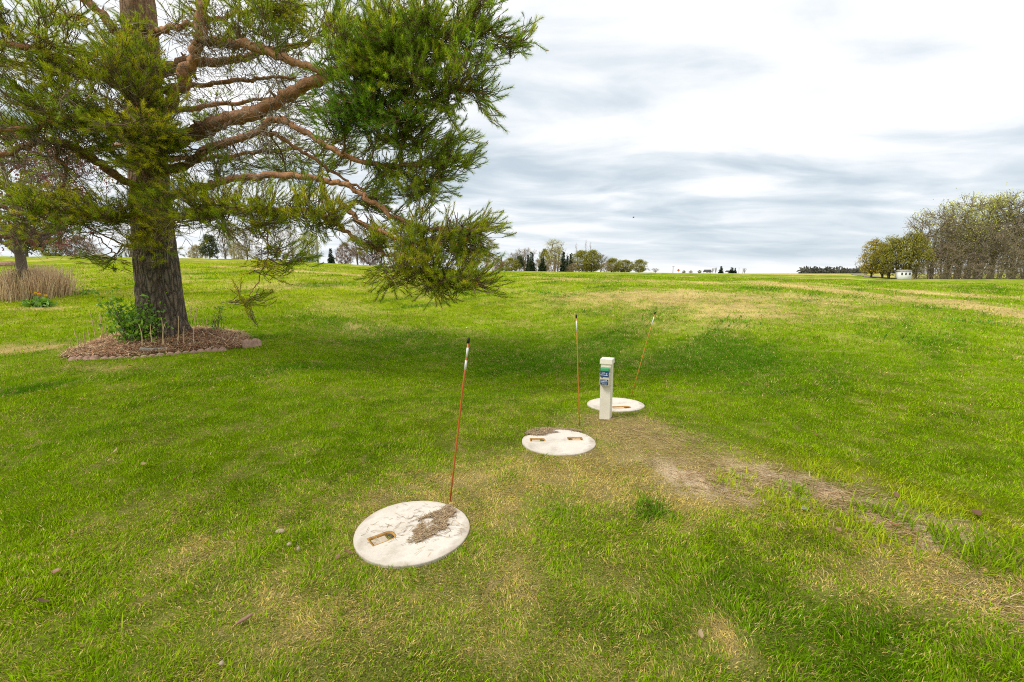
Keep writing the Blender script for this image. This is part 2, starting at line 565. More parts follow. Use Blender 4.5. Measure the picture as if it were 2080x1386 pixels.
M['glass'] = rough('dark_glass', (0.03, 0.035, 0.04), 0.15, (4, 0.1))
M['gravel'] = rough('gravel_road', (0.20, 0.16, 0.12), 0.95, (3, 0.3))
M['pole'] = rough('weathered_pole', (0.33, 0.29, 0.24), 0.9, (6, 0.3))
M['sign'] = rough('orange_sign', (0.65, 0.16, 0.04), 0.6, (6, 0.1))
M['bird'] = rough('bird', (0.02, 0.02, 0.022), 0.8, (10, 0.2))
M['petal'] = leafy('petal', 0.4, 0.12, 0.03)
m, t, out = mat('green_beacon')
b = t.add('ShaderNodeBsdfPrincipled', i_Roughness=0.25)
b.inputs['Base Color'].default_value = (0.10, 0.46, 0.20, 1)
b.inputs['Transmission Weight'].default_value = 0.25
b.inputs['IOR'].default_value = 1.4
t.link(b.outputs[0], out.inputs['Surface'])
M['beacon'] = m

# ------------------------------------------------------------------ places on the ground
G_LID = [ground(838, 1075, 0.013), ground(1134, 896, 0.013), ground(1250, 821, 0.013)]
LID_R = 0.365
POST = ground(1230, 849)
TRUNK = np.array([at(337, 696, 9.0)[0], 9.0, 0]); TRUNK[2] = tz(TRUNK[0], TRUNK[1])
BED_PX = [(130, 728), (165, 729), (230, 726), (300, 722), (370, 716), (440, 711), (490, 707), (508, 697), (498, 684), (455, 674), (400, 669), (330, 668), (260, 676), (205, 692), (160, 710)]
BED = np.array([ground(*p) for p in BED_PX])
BED_C = BED.mean(0)
_ba = np.arctan2(BED[:, 1] - BED_C[1], BED[:, 0] - BED_C[0])
_br = np.hypot(BED[:, 1] - BED_C[1], BED[:, 0] - BED_C[0])
_o = np.argsort(_ba); _ba, _br = _ba[_o], _br[_o]


def bed_ratio(x, y):
    a = np.arctan2(y - BED_C[1], x - BED_C[0])
    R = np.interp(a, np.concatenate([_ba - 2 * PI, _ba, _ba + 2 * PI]), np.tile(_br, 3))
    return np.hypot(x - BED_C[0], y - BED_C[1]) / R, R


def dpoly(x, y, pts):
    """distance to a line of ground points"""
    d = np.full(np.shape(x), 1e9)
    for a, b in zip(pts[:-1], pts[1:]):
        ax, ay, bx, by = a[0], a[1], b[0], b[1]
        L2 = (bx - ax) ** 2 + (by - ay) ** 2 + 1e-9
        t_ = np.clip(((x - ax) * (bx - ax) + (y - ay) * (by - ay)) / L2, 0, 1)
        d = np.minimum(d, np.hypot(x - ax - t_ * (bx - ax), y - ay - t_ * (by - ay)))
    return d


def gl(*px):
    return [ground(*p) for p in px]


DIRT = gl((1410, 965), (1480, 978), (1570, 975), (1660, 998), (1740, 1030), (1830, 1072))
DIRT2 = gl((1950, 1200), (2050, 1230), (2150, 1275))
STRIPS = [(gl((1530, 573), (1700, 590), (1900, 612), (2080, 634), (2300, 668)), 1.15, 1.15),
          (gl((1650, 576), (1850, 592), (2080, 606), (2300, 620)), 0.9, .8),
          (gl((1400, 563), (1600, 566), (1740, 567)), 1.6, .6),
          (gl((440, 541), (560, 549), (680, 556), (780, 562)), 0.7, .9),
          (gl((1080, 563), (1250, 570), (1420, 574), (1560, 580)), 1.2, .6)]
DRY = [  # ground patches: centre pixel, half sizes in metres, strength
    (838, 1085, .62, .55, .55), (1030, 980, .75, .55, .62), (1130, 930, .70, .45, .62), (1300, 880, .6, .5, .85), (1370, 930, .6, .45, .7),
    (1240, 850, .5, .35, .75), (1250, 1000, .7, .4, .45), (1340, 985, .45, .35, .6), (1430, 1020, .4, .3, .4),
    (1330, 608, 4.2, 3.0, .50), (1490, 628, 1.6, 1.2, .65), (1220, 600, 2.4, 1.8, .45), (1700, 640, 2.6, 1.6, .45), (1580, 606, 3.4, 2.2, .4), (1430, 604, 2.4, 1.6, .35), (1420, 660, 2.0, 1.2, .3),
    (60, 708, .9, .4, .75), (210, 748, .8, .25, .6), (30, 715, .5, .3, .5), (90, 628, .9, .35, .8),
    (500, 1240, .5, .35, .4), (380, 1130, .45, .3, .35), (1100, 1200, .9, .4, .4), (1470, 1290, .10, .13, .95), (1180, 1330, .5, .2, .35),
    (700, 1020, .5, .35, .4), (1960, 1180, .6, .35, .55), (1780, 1180, .5, .3, .35), (320, 1050, .4, .3, .3), (730, 1300, .5, .3, .4)]
DRYW = [(ground(a, b), rx, ry, s) for a, b, rx, ry, s in DRY]
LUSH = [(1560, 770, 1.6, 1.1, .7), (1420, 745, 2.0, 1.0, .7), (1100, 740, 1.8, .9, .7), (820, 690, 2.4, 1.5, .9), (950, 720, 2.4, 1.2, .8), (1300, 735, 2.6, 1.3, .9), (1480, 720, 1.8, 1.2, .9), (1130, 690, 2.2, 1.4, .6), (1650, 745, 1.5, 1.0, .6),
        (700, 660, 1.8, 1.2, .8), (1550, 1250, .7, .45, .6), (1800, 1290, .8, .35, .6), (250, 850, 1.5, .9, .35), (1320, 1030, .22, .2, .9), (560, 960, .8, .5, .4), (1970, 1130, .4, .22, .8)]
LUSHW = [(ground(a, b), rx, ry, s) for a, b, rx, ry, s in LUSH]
YELL = [gl((1560, 935), (1720, 960), (1850, 1000), (1980, 1040), (2080, 1090)), gl((1500, 1005), (1700, 1080), (1860, 1150))]


def maps(x, y):
    """dry, bare, lush and yellow shares of the lawn at ground points"""
    r = np.hypot(x, y)
    n1_ = fbm(x * 0.8, y * 0.8, 21, 4); n2_ = fbm(x * 3.1, y * 3.1, 33, 4); n3_ = fbm(x * 9, y * 9, 51, 3); n4_ = fbm(x * .22, y * .22, 71, 4)
    near = 1 - sstep(5, 9, r)
    dry = 0.02 + 1.1 * np.clip(n2_ - .56, 0, 1) + near * .7 * np.clip(n1_ - .54, 0, 1) + 1.5 * np.clip(n3_ - .60, 0, 1)
    wob = 0.55 + 0.9 * n2_
    for p, rx, ry, s in DRYW:
        q = np.hypot((x - p[0]) / rx, (y - p[1]) / ry)
        dry = dry + s * np.exp(-(q * q) * 1.1) * (0.35 + 1.3 * n2_)
    for pts, w, s in STRIPS:
        d = dpoly(x, y, pts)
        dry = dry + s * np.exp(-(d / (w * (0.35 + 1.3 * n1_))) ** 2) * (0.3 + 1.2 * fbm(x * 1.7, y * 1.7, 5, 3))
    dd = dpoly(x, y, DIRT)
    bare = np.exp(-(dd / (0.25 * (0.2 + 1.6 * n2_))) ** 2) * sstep(0.42, 0.56, 0.6 * n3_ + 0.4 * n2_) * 1.4
    bare = bare + .3 * np.exp(-(dpoly(x, y, DIRT2) / .16) ** 2) * sstep(.42, .6, n2_)
    dry = dry + 0.75 * np.exp(-(dd / 0.42) ** 2) + .32 * np.exp(-(dpoly(x, y, DIRT2) / .3) ** 2)
    mow = fbm((x * .62 + y * .78) * .28, (x * .78 - y * .62) * 1.5, 61, 3)
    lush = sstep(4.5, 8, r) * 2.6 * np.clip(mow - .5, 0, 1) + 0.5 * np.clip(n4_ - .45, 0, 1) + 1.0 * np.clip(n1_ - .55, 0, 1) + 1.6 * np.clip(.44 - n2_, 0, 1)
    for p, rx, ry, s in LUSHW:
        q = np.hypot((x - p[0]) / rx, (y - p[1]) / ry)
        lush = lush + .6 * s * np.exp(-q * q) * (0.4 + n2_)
    yel = 0.35 * n4_ + 0.6 * np.clip(n1_ - .4, 0, 1) + .55 * sstep(11, 20, r) * (1 - sstep(-.3, .55, x / np.maximum(y, 1)))
    for pts in YELL:
        yel = yel + 0.9 * np.exp(-(dpoly(x, y, pts) / .28) ** 2) * (0.4 + n2_)
    # far stubble fields beyond the crest
    dry = dry + sstep(9, 14, r) * 1.9 * np.clip(fbm(x * .5, y * .5, 15, 6, .62) - .5, 0, 1)
    dry = dry + .5 * sstep(40, 60, y) * sstep(.5, .62, fbm(x * .01, y * .03, 91, 3)) * (x / np.maximum(y, 1) > -.2)
    return np.clip(dry, 0, 1), np.clip(bare, 0, 1), np.clip(lush, 0, 1), np.clip(yel, 0, 1)


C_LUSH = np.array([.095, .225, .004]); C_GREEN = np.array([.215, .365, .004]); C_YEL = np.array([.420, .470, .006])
C_STRAW = np.array([.76, .58, .24]); C_SOIL = np.array([.62, .48, .30]); C_DRYG = np.array([.52, .42, .07])


def lerp(a, b, f):
    return a + (b - a) * f[..., None]


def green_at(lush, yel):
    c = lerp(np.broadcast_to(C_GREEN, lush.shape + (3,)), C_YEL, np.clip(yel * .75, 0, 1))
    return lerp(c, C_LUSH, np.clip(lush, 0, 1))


# ------------------------------------------------------------------ setting: the ground
def build_ground():
    na_f, na_b = 560, 60
    az = np.concatenate([np.linspace(-math.radians(62), math.radians(62), na_f), np.linspace(math.radians(62), 2 * PI - math.radians(62), na_b + 2)[1:-1]])
    rad = np.concatenate([[0.25], np.geomspace(0.6, 60, 420), np.geomspace(62, 4200, 110)])
    A, R = np.meshgrid(az, rad)
    x = R * np.sin(A); y = R * np.cos(A)
    z = terrain(x, y)
    dry, bare, lush, yel = maps(x, y)
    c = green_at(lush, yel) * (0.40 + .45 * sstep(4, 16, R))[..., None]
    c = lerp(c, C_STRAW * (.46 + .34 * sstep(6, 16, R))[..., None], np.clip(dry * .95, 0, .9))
    c = lerp(c, C_SOIL, bare)
    br, _ = bed_ratio(x, y)
    c = lerp(c, np.array([.15, .10, .06]), (br < 1.0) * 1.0)
    n, k = A.shape
    i = np.arange(n - 1)[:, None]; j = np.arange(k)[None]
    j2 = (j + 1) % k
    q = np.stack([i * k + j, i * k + j2, (i + 1) * k + j2, (i + 1) * k + j], -1).reshape(-1, 4)[:, ::-1]
    mb = MB()
    V = np.stack([x, y, z], -1).reshape(-1, 3)
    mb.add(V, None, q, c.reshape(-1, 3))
    ctr = len(V)
    mb.add([[0, 0, tz(0, 0)]], None, None, [[.1, .14, .01]])
    mb.tri.append(np.stack([np.arange(k), np.full(k, ctr), (np.arange(k) + 1) % k], 1)); mb.tm.append(np.zeros(k))
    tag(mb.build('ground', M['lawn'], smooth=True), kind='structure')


build_ground()


def keep_clear(x, y):
    """True where grass may grow"""
    ok = np.ones(x.shape, bool)
    for p in G_LID:
        ok &= np.hypot(x - p[0], y - p[1]) > LID_R + 0.008
    ok &= np.maximum(np.abs(x - POST[0]), np.abs(y - POST[1])) > 0.085
    br, R = bed_ratio(x, y)
    ok &= br > 1.01
    return ok


def build_grass():
    mb = MB()
    rng = np.random.default_rng(3)
    HA = math.radians(57)
    for r0, r1, dens, w, h in ((0.4, 2.4, 16000, .0036, .031), (2.4, 4, 14000, .0042, .031), (4, 7, 8000, .0058, .031), (7, 12, 2800, .0095, .038), (12, 20, 620, .017, .06), (20, 42, 120, .032, .075)):
        HA = math.radians(80 if r1 < 13 else 60)
        n = int(dens * HA * (r1 * r1 - r0 * r0))
        r = np.sqrt(rng.uniform(r0 * r0, r1 * r1, n)); a_ = rng.uniform(-HA, HA, n)
        x = r * np.sin(a_); y = r * np.cos(a_)
        dry, bare, lush, yel = maps(x, y)
        cl = np.clip((fbm(x * 7, y * 7, 40, 3) - .5) * 1.7 + .5, 0, 1)
        keep = keep_clear(x, y) & (rng.random(n) > bare * .93) & (rng.random(n) < .55 + .95 * cl)
        x, y, dry, bare, lush, yel, r, cl = [q[keep] for q in (x, y, dry, bare, lush, yel, r, cl)]
        n = len(x)
        z = terrain(x, y)
        pst = np.clip(.20 + .80 * dry, 0, .93)
        straw = rng.random(n) < pst
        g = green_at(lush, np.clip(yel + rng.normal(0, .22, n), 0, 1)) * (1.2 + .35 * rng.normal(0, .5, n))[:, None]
        s_ = lerp(np.broadcast_to(C_STRAW, (n, 3)), C_DRYG, rng.random(n)) * rng.uniform(.75, 1.35, n)[:, None]
        col = np.where(straw[:, None], s_, g)
        col = np.clip(col, .004, .8)
        hh = h * (0.55 + .9 * rng.random(n)) * (0.75 + .6 * cl) * (1 + .5 * lush) * np.where(straw, .8, 1)
        yaw = rng.uniform(0, 2 * PI, n)
        # blades of one tuft lean alike
        la = 4 * PI * fbm(x * 3, y * 3, 60, 2) + rng.normal(0, 1.0, n)
        lean = np.clip(rng.normal(.55, .3, n), .05, 1.3) + straw * .45 + dry * .2
        sx, cxn = np.sin(lean), np.cos(lean)
        dx, dy = np.cos(la), np.sin(la)
        px = np.cos(yaw) * w * .5; py = np.sin(yaw) * w * .5
        base = np.stack([x, y, z - .004], 1)
        side = np.stack([px, py, np.zeros(n)], 1) * rng.uniform(.7, 1.3, n)[:, None]
        mid = base + np.stack([dx * sx * .4, dy * sx * .4, .55 * (.4 + .6 * cxn)], 1) * hh[:, None]
        tip = base + np.stack([dx * sx, dy * sx, .95 * cxn], 1) * hh[:, None]
        if r0 < 4:
            V = np.stack([base - side, base + side, mid + side * .8, mid - side * .8, tip], 1)
            o = (np.arange(n) * 5)[:, None]
            mb.add(V.reshape(-1, 3), np.array([[3, 2, 4]]) + o, np.array([[0, 1, 2, 3]]) + o, np.repeat(col, 5, 0))
        else:
            V = np.stack([base - side, base + side, tip], 1)
            o = (np.arange(n) * 3)[:, None]
            mb.add(V.reshape(-1, 3), np.array([[0, 1, 2]]) + o, None, np.repeat(col, 3, 0))
    # long rank blades beside the bare patch and at the lids' rims
    def tufts(cs, cnt, h, w, spread, cols):
        for p in cs:
            n = cnt
            q = p[:2] + rng.normal(0, spread, (n, 2))
            ok = keep_clear(q[:, 0], q[:, 1]); q = q[ok]; n = len(q)
            z = terrain(q[:, 0], q[:, 1])
            an = rng.uniform(0, 2 * PI, n); ln_ = np.clip(rng.normal(.8, .3, n), .1, 1.4)
            hh = h * rng.uniform(.6, 1.2, n)
            d = np.stack([np.cos(an) * np.sin(ln_), np.sin(an) * np.sin(ln_), np.cos(ln_)], 1) * hh[:, None]
            b_ = np.stack([q[:, 0], q[:, 1], z - .003], 1)
            sd = np.stack([-np.sin(an), np.cos(an), np.zeros(n)], 1) * w * .5
            mid = b_ + d * .55 + np.array([0, 0, .12 * h])
            V = np.stack([b_ - sd, b_ + sd, mid + sd * .9, mid - sd * .9, b_ + d], 1)
            o = (np.arange(n) * 5)[:, None]
            c = np.array(cols)[rng.integers(0, len(cols), n)] * rng.uniform(.8, 1.25, n)[:, None]
            mb.add(V.reshape(-1, 3), np.array([[3, 2, 4]]) + o, np.array([[0, 1, 2, 3]]) + o, np.repeat(c, 5, 0))
    gcol = [(.17, .30, .006), (.24, .38, .008), (.32, .45, .012)]
    ycol = [(.38, .46, .015), (.46, .50, .02), (.28, .42, .015)]
    tufts(gl((1930, 1105), (1960, 1120), (1990, 1100), (2010, 1150), (2050, 1160), (1980, 1150), (2030, 1130), (1910, 1090), (2060, 1110), (1830, 1060), (1620, 1000), (1610, 1010), (1800, 1045), (1760, 1040)), 45, .12, .006, .06, gcol)
    # matted straw over the bare soil
    def mat_straw(pts, n, spread):
        P_ = np.array([p[:2] for p in pts])
        k = rng.integers(0, len(P_) - 1, n); f = rng.random(n)[:, None]
        q = P_[k] * (1 - f) + P_[k + 1] * f + rng.normal(0, spread, (n, 2))
        z = terrain(q[:, 0], q[:, 1]) + rng.uniform(.001, .014, n)
        an = rng.normal(-.6, .6, n); L = rng.uniform(.03, .11, n)
        d = np.stack([np.cos(an), np.sin(an), rng.normal(0, .12, n)], 1) * L[:, None]
        b_ = np.c_[q, z]; sd = np.stack([-np.sin(an), np.cos(an), 0 * an], 1) * .0022
        V = np.stack([b_ - sd, b_ + sd, b_ + d + sd * .5, b_ + d - sd * .5], 1)
        c = np.array([(.66, .50, .28), (.56, .40, .22), (.42, .29, .16), (.72, .58, .36)])[rng.integers(0, 4, n)] * rng.uniform(.7, 1.1, n)[:, None]
        mb.add(V.reshape(-1, 3), None, np.arange(4 * n).reshape(-1, 4), np.repeat(c, 4, 0))
    mat_straw(DIRT, 2600, .17)
    mat_straw(DIRT2, 300, .14)
    mat_straw(gl((1180, 850), (1320, 880), (1420, 950)), 1500, .3)
    tufts(gl((1500, 975), (1480, 985), (1680, 965), (1850, 1030), (1880, 1040), (1650, 950), (1700, 975), (1560, 1010), (1590, 1025), (1750, 1075), (1790, 1095), (1720, 1060), (1830, 1120), (1900, 1040), (1860, 1015), (1640, 1030)), 90, .085, .005, .08, ycol)
    tufts(gl((1310, 1035), (1330, 1025), (1320, 1050), (1335, 1045)), 90, .06, .006, .05, [(.11, .22, .012), (.15, .28, .015)])
    tufts(gl((200, 1250), (215, 1270), (560, 1105), (520, 1130), (640, 1085)), 70, .085, .005, .06, gcol)
    # small clover and dandelion leaves on the bank
    tufts(gl((1090, 592), (1110, 596), (1135, 600), (1210, 637), (1500, 655), (1850, 690), (1980, 655)), 60, .12, .03, .35, [(.15, .33, .03), (.18, .36, .03)])
    o = mb.build('grass', M['blade'])
    tag(o, kind='stuff')
    print('grass verts', mb.n)


build_grass()


# ------------------------------------------------------------------ the pine
def unit(v):
    return v / (np.linalg.norm(v) + 1e-9)


def spline(P, n):
    """smooth polyline through control points"""
    P = np.asarray(P, float)
    if len(P) < 3:
        return np.array([P[0] + (P[-1] - P[0]) * k for k in np.linspace(0, 1, n)])
    Q = np.concatenate([2 * P[:1] - P[1:2], P, 2 * P[-1:] - P[-2:-1]])
    o = []
    for k in np.linspace(0, len(P) - 1 - 1e-6, n):
        i = int(k); f = k - i
        p0, p1, p2, p3 = Q[i:i + 4]
        o.append(.5 * ((2 * p1) + (-p0 + p2) * f + (2 * p0 - 5 * p1 + 4 * p2 - p3) * f * f + (-p0 + 3 * p1 - 3 * p2 + p3) * f ** 3))
    return np.array(o)


def shoot_template(rng, n=66):
    """one needle-clad shoot along +z, length 1 (scaled later)"""
    V = []
    for i in range(n):
        t_ = 0.12 + 0.88 * (i / n) ** .8
        ph = rng.uniform(0, 2 * PI)
        tilt = rng.uniform(.50, 1.10) * (1.12 - .55 * t_)
        L = rng.uniform(.30, .44)
        d = np.array([math.sin(tilt) * math.cos(ph), math.sin(tilt) * math.sin(ph), math.cos(tilt)])
        s = unit(np.cross(d, rng.normal(size=3))) * .0095
        b0 = np.array([0, 0, t_ * .85])
        V += [b0 - s, b0 + s, b0 + d * L]
    return np.array(V)


def add_shoots(mb, P, D, S, C, rng, tmpl):
    """needle shoots at points P, along D, of length S and colour C"""
    P = np.asarray(P); D = np.asarray(D); S = np.asarray(S); C = np.asarray(C)
    D = D / (np.linalg.norm(D, axis=1)[:, None] + 1e-9)
    ref = rng.normal(size=D.shape)
    N = np.cross(D, ref); N /= np.linalg.norm(N, axis=1)[:, None] + 1e-9
    B = np.cross(D, N)
    R = np.stack([N, B, D], 2) * S[:, None, None]
    which = rng.integers(0, len(tmpl), len(P))
    for k, tv in enumerate(tmpl):
        s = which == k
        if not s.any():
            continue
        V = np.einsum('nij,mj->nmi', R[s], tv) + P[s][:, None]
        m_ = V.shape[0] * V.shape[1] // 3
        col = np.repeat(C[s], tv.shape[0] // 3, 0) * rng.uniform(.8, 1.25, (m_, 1))
        mb.add(V.reshape(-1, 3), np.arange(m_ * 3).reshape(-1, 3), None, np.repeat(col, 3, 0))


def build_pine():
    rng = np.random.default_rng(42)
    root = thing('pine_tree', TRUNK, 'large spreading pine with orange limbs standing in the mulch bed', 'tree')
    O = TRUNK
    Yt = 9.0
    # trunk: pixel centre line, width in pixels
    tr = [(341, 712, 122), (338, 694, 108), (331, 655, 99), (325, 610, 96), (321, 560, 91), (315, 500, 87), (309, 430, 82), (303, 350, 77), (297, 260, 73), (290, 160, 69), (283, 60, 66), (279, 0, 63)]
    cp = [at(a, b_, Yt) for a, b_, w in tr]; rr = [w * .5 * Yt / FPX * .80 for _, _, w in tr]
    top = cp[-1]
    for k in range(1, 6):
        cp.append(top + np.array([-.05 * k + .06 * math.sin(k * 2), .05 * k, .95 * k])); rr.append(rr[11] * (1 - k / 5.6))
    C = spline(cp, 150); Rr = np.interp(np.linspace(0, len(cp) - 1, 150), np.arange(len(cp)), rr)
    sides = 56
    an = np.arange(sides) / sides * 2 * PI
    V = []; Cc = []
    for k in range(150):
        zz = C[k][2]
        pl = np.clip((4.6 - zz) / 2.6, .62, 1)
        furrow = np.abs(fbm(an * 4.2 + .25 * np.sin(zz * 1.5), np.full(sides, zz * 1.1), 5, 3) - .5)
        wrap = np.abs(fbm((an - 2 * PI) * 4.2 + .25 * np.sin(zz * 1.5), np.full(sides, zz * 1.1), 5, 3) - .5)
        bl = sstep(5.6, 6.28, an); furrow = furrow * (1 - bl) + wrap * bl
        fl = 1 + np.clip(.42 - (zz - O[2]), 0, 1) * .45 * (1 + .5 * np.sin(an * 5 + 1))
        plate = (.055 * np.clip(furrow * 6, 0, 1) - .03) * (.35 + .65 * pl)
        r_ = Rr[k] * fl * (1 + .035 * np.sin(an * 3 + zz)) + plate * .8
        V.append(np.stack([C[k][0] + np.cos(an) * r_, C[k][1] + np.sin(an) * r_, np.full(sides, zz)], 1))
        Cc.append(np.tile([[pl, pl, pl]], (sides, 1)))
    mb = MB()
    i = np.arange(sides); j = (i + 1) % sides
    Q = np.concatenate([np.stack([k * sides + i, k * sides + j, (k + 1) * sides + j, (k + 1) * sides + i], 1) for k in range(149)])
    mb.add(np.concatenate(V), None, Q, np.concatenate(Cc))
    mb.build('trunk', M['bark'], root, O, True)

    # limbs traced as they run: pixel, pixel, distance; then base and tip radius in metres, age of bark
    T = lambda py: (np.interp(py, [0, 160, 350, 500, 700], [279, 290, 303, 315, 338]), py, Yt)
    limbs = [
        ([T(300), (395, 270, 8.8), (450, 248, 8.5), (520, 226, 8.2), (590, 190, 7.9), (650, 158, 7.6), (720, 130, 7.3), (800, 80, 7.1), (870, 40, 7.0)], .150, .05, .25),
        ([T(172), (335, 145, 9.0), (385, 125, 9.0), (450, 127, 9.0), (510, 112, 9.1), (580, 98, 9.2), (650, 85, 9.3)], .105, .04, .35),
        ([T(285), (350, 205, 8.5), (378, 150, 8.35), (398, 100, 8.25), (407, 72, 8.2), (410, 30, 8.2), (416, -30, 8.3), (440, -110, 8.4)], .105, .06, .05),
        ([(403, 84, 8.22), (440, 86, 8.1), (500, 92, 7.9), (550, 106, 7.8), (600, 127, 7.65), (660, 146, 7.5), (740, 147, 7.3), (800, 140, 7.1)], .075, .04, .0),
        ([T(75), (330, 62, 8.8), (380, 52, 8.6), (440, 38, 8.4), (520, 20, 8.2), (600, 5, 8.0)], .06, .025, .2),
        ([T(105), (262, 86, 8.9), (240, 65, 8.75), (205, 30, 8.6), (160, -8, 8.5), (100, -50, 8.4)], .085, .05, .1),
        ([T(190), (360, 178, 9.4), (430, 170, 9.5), (500, 164, 9.6), (545, 158, 9.7), (600, 160, 9.8)], .055, .025, .2),
        ([T(360), (385, 330, 8.6), (412, 308, 8.4), (450, 293, 8.25), (495, 280, 8.1), (530, 263, 8.0), (546, 248, 7.95), (575, 246, 7.9), (625, 275, 7.8), (690, 310, 7.6), (770, 335, 7.4), (850, 335, 7.3), (935, 325, 7.2)], .075, .03, .1),
        ([(530, 265, 8.0), (570, 280, 8.1), (630, 320, 8.2), (690, 360, 8.2), (740, 390, 8.0)], .04, .02, .2),
        ([T(400), (258, 372, 8.6), (222, 345, 8.4), (172, 314, 8.2), (130, 291, 8.0), (80, 291, 7.8), (40, 301, 7.6), (-20, 318, 7.4), (-80, 320, 7.3)], .085, .03, .15),
        ([(122, 291, 8.0), (119, 312, 7.98), (132, 340, 7.96), (135, 352, 7.95), (127, 378, 7.94), (121, 394, 7.93)], .040, .018, -.1),
        ([T(415), (385, 386, 8.5), (430, 373, 8.2), (520, 360, 7.9), (600, 357, 7.7), (660, 366, 7.6), (708, 377, 7.5), (748, 405, 7.4), (800, 440, 7.3), (860, 462, 7.1), (930, 470, 6.95), (985, 465, 6.9)], .070, .025, .05),
        ([(690, 410, 7.5), (725, 445, 7.4), (770, 472, 7.3), (825, 490, 7.2), (880, 510, 7.0)], .045, .02, .2),
        ([(640, 430, 7.6), (684, 456, 7.5), (704, 472, 7.45), (742, 496, 7.35), (785, 515, 7.25), (840, 545, 7.05), (900, 560, 6.9), (950, 572, 6.75)], .045, .007, .2),
        # boughs that carry the left side and the front of the crown
        ([T(205), (230, 170, 8.4), (150, 130, 7.8), (70, 100, 7.3), (-40, 80, 6.9), (-120, 70, 6.7)], .075, .03, .1),
        ([T(265), (240, 235, 8.2), (160, 235, 7.7), (80, 255, 7.2), (-30, 270, 6.9)], .07, .03, .1),
        ([T(330), (300, 290, 8.3), (285, 240, 7.9), (270, 200, 7.7)], .05, .02, .2),
        ([T(440), (250, 440, 8.4), (170, 430, 8.0), (90, 430, 7.7), (0, 440, 7.4), (-80, 450, 7.2)], .06, .025, .2),
        ([T(450), (370, 440, 8.2), (440, 432, 7.8), (540, 425, 7.55), (620, 428, 7.45), (690, 445, 7.35)], .055, .022, .2),
        ([T(505), (280, 506, 8.6), (250, 497, 8.4), (210, 478, 8.2), (165, 455, 8.0)], .022, .01, .4),
        ([(250, 497, 8.4), (235, 515, 8.35), (208, 490, 8.2), (180, 470, 8.1)], .014, .008, .4),
        ([(800, 140, 7.1), (850, 165, 7.0), (910, 170, 6.9), (985, 195, 6.85)], .04, .015, .1),
        ([(800, 100, 7.1), (870, 85, 6.95), (950, 60, 6.9), (1010, 70, 6.9), (1060, 88, 6.9)], .04, .012, .1),
        ([(720, 135, 7.3), (770, 190, 7.2), (800, 240, 7.2), (850, 300, 7.3), (860, 380, 7.3)], .04, .015, .2),
        ([(530, 420, 7.55), (538, 460, 7.5), (545, 500, 7.45), (533, 550, 7.4), (510, 600, 7.35), (497, 622, 7.3)], .016, .005, .4),
        # boughs on the far side
        ([T(320), (430, 320, 9.9), (520, 310, 10.5), (620, 300, 11.0)], .06, .02, .2),
        ([T(230), (430, 215, 9.9), (530, 200, 10.6), (640, 190, 11.2)], .06, .02, .2),
        ([T(280), (220, 300, 9.9), (140, 310, 10.5), (40, 330, 11)], .06, .02, .2),
    ]
    nodes = []; nr = []; par = []; fixed = []
    for pts, r0, r1, age in limbs:
        P3 = spline([at(*p) for p in pts], 14 * len(pts))
        n = len(P3)
        P3 = P3 + (np.stack([fbm(np.arange(n) * .3, np.full(n, 3.3 * k + len(nodes)), 7, 2) for k in range(3)], 1) - .5) * (.10 if r0 > .03 else .05) * np.minimum(1, np.arange(n) / 8)[:, None]
        R = r0 + (r1 - r0) * np.linspace(0, 1, n) ** .8
        R = R * (1 + .26 * (fbm(np.arange(n) * .5, np.full(n, 1.7 + len(nodes)), 9, 2) - .5) * 2)
        R[:3] *= np.array([1.25, 1.12, 1.05])
        mb = MB()
        ag = np.clip(age + .9 * np.linspace(1, 0, n) ** 5 * (r0 > .06) - .1, 0, 1)
        mb.tube(P3, R, 12 if r0 > .04 else 7, np.concatenate([np.repeat(np.stack([ag] * 3, 1), 12 if r0 > .04 else 7, 0), np.zeros((2, 3))]), jit=.42)
        for _s in range(int(n / 7) if r0 > .03 else 0):
            k = rng.integers(3, n - 2); d = unit(rng.normal(0, 1, 3) + [0, 0, -.2]); d = unit(d - unit(P3[k] - P3[k - 1]) * d.dot(unit(P3[k] - P3[k - 1])))
            L = R[k] + rng.uniform(.03, .14)
            mb.tube([P3[k], P3[k] + d * L * .6, P3[k] + d * L + rng.normal(0, .01, 3)], [R[k] * .36, R[k] * .26, R[k] * .16], 6, (.5, .5, .5))
        mb.build('limb', M['bark'], root, O, True)
        for k in range(2, n, 3):
            nodes.append(P3[k]); nr.append(R[k]); fixed.append(True)
    nodes = [np.array(q) for q in nodes]

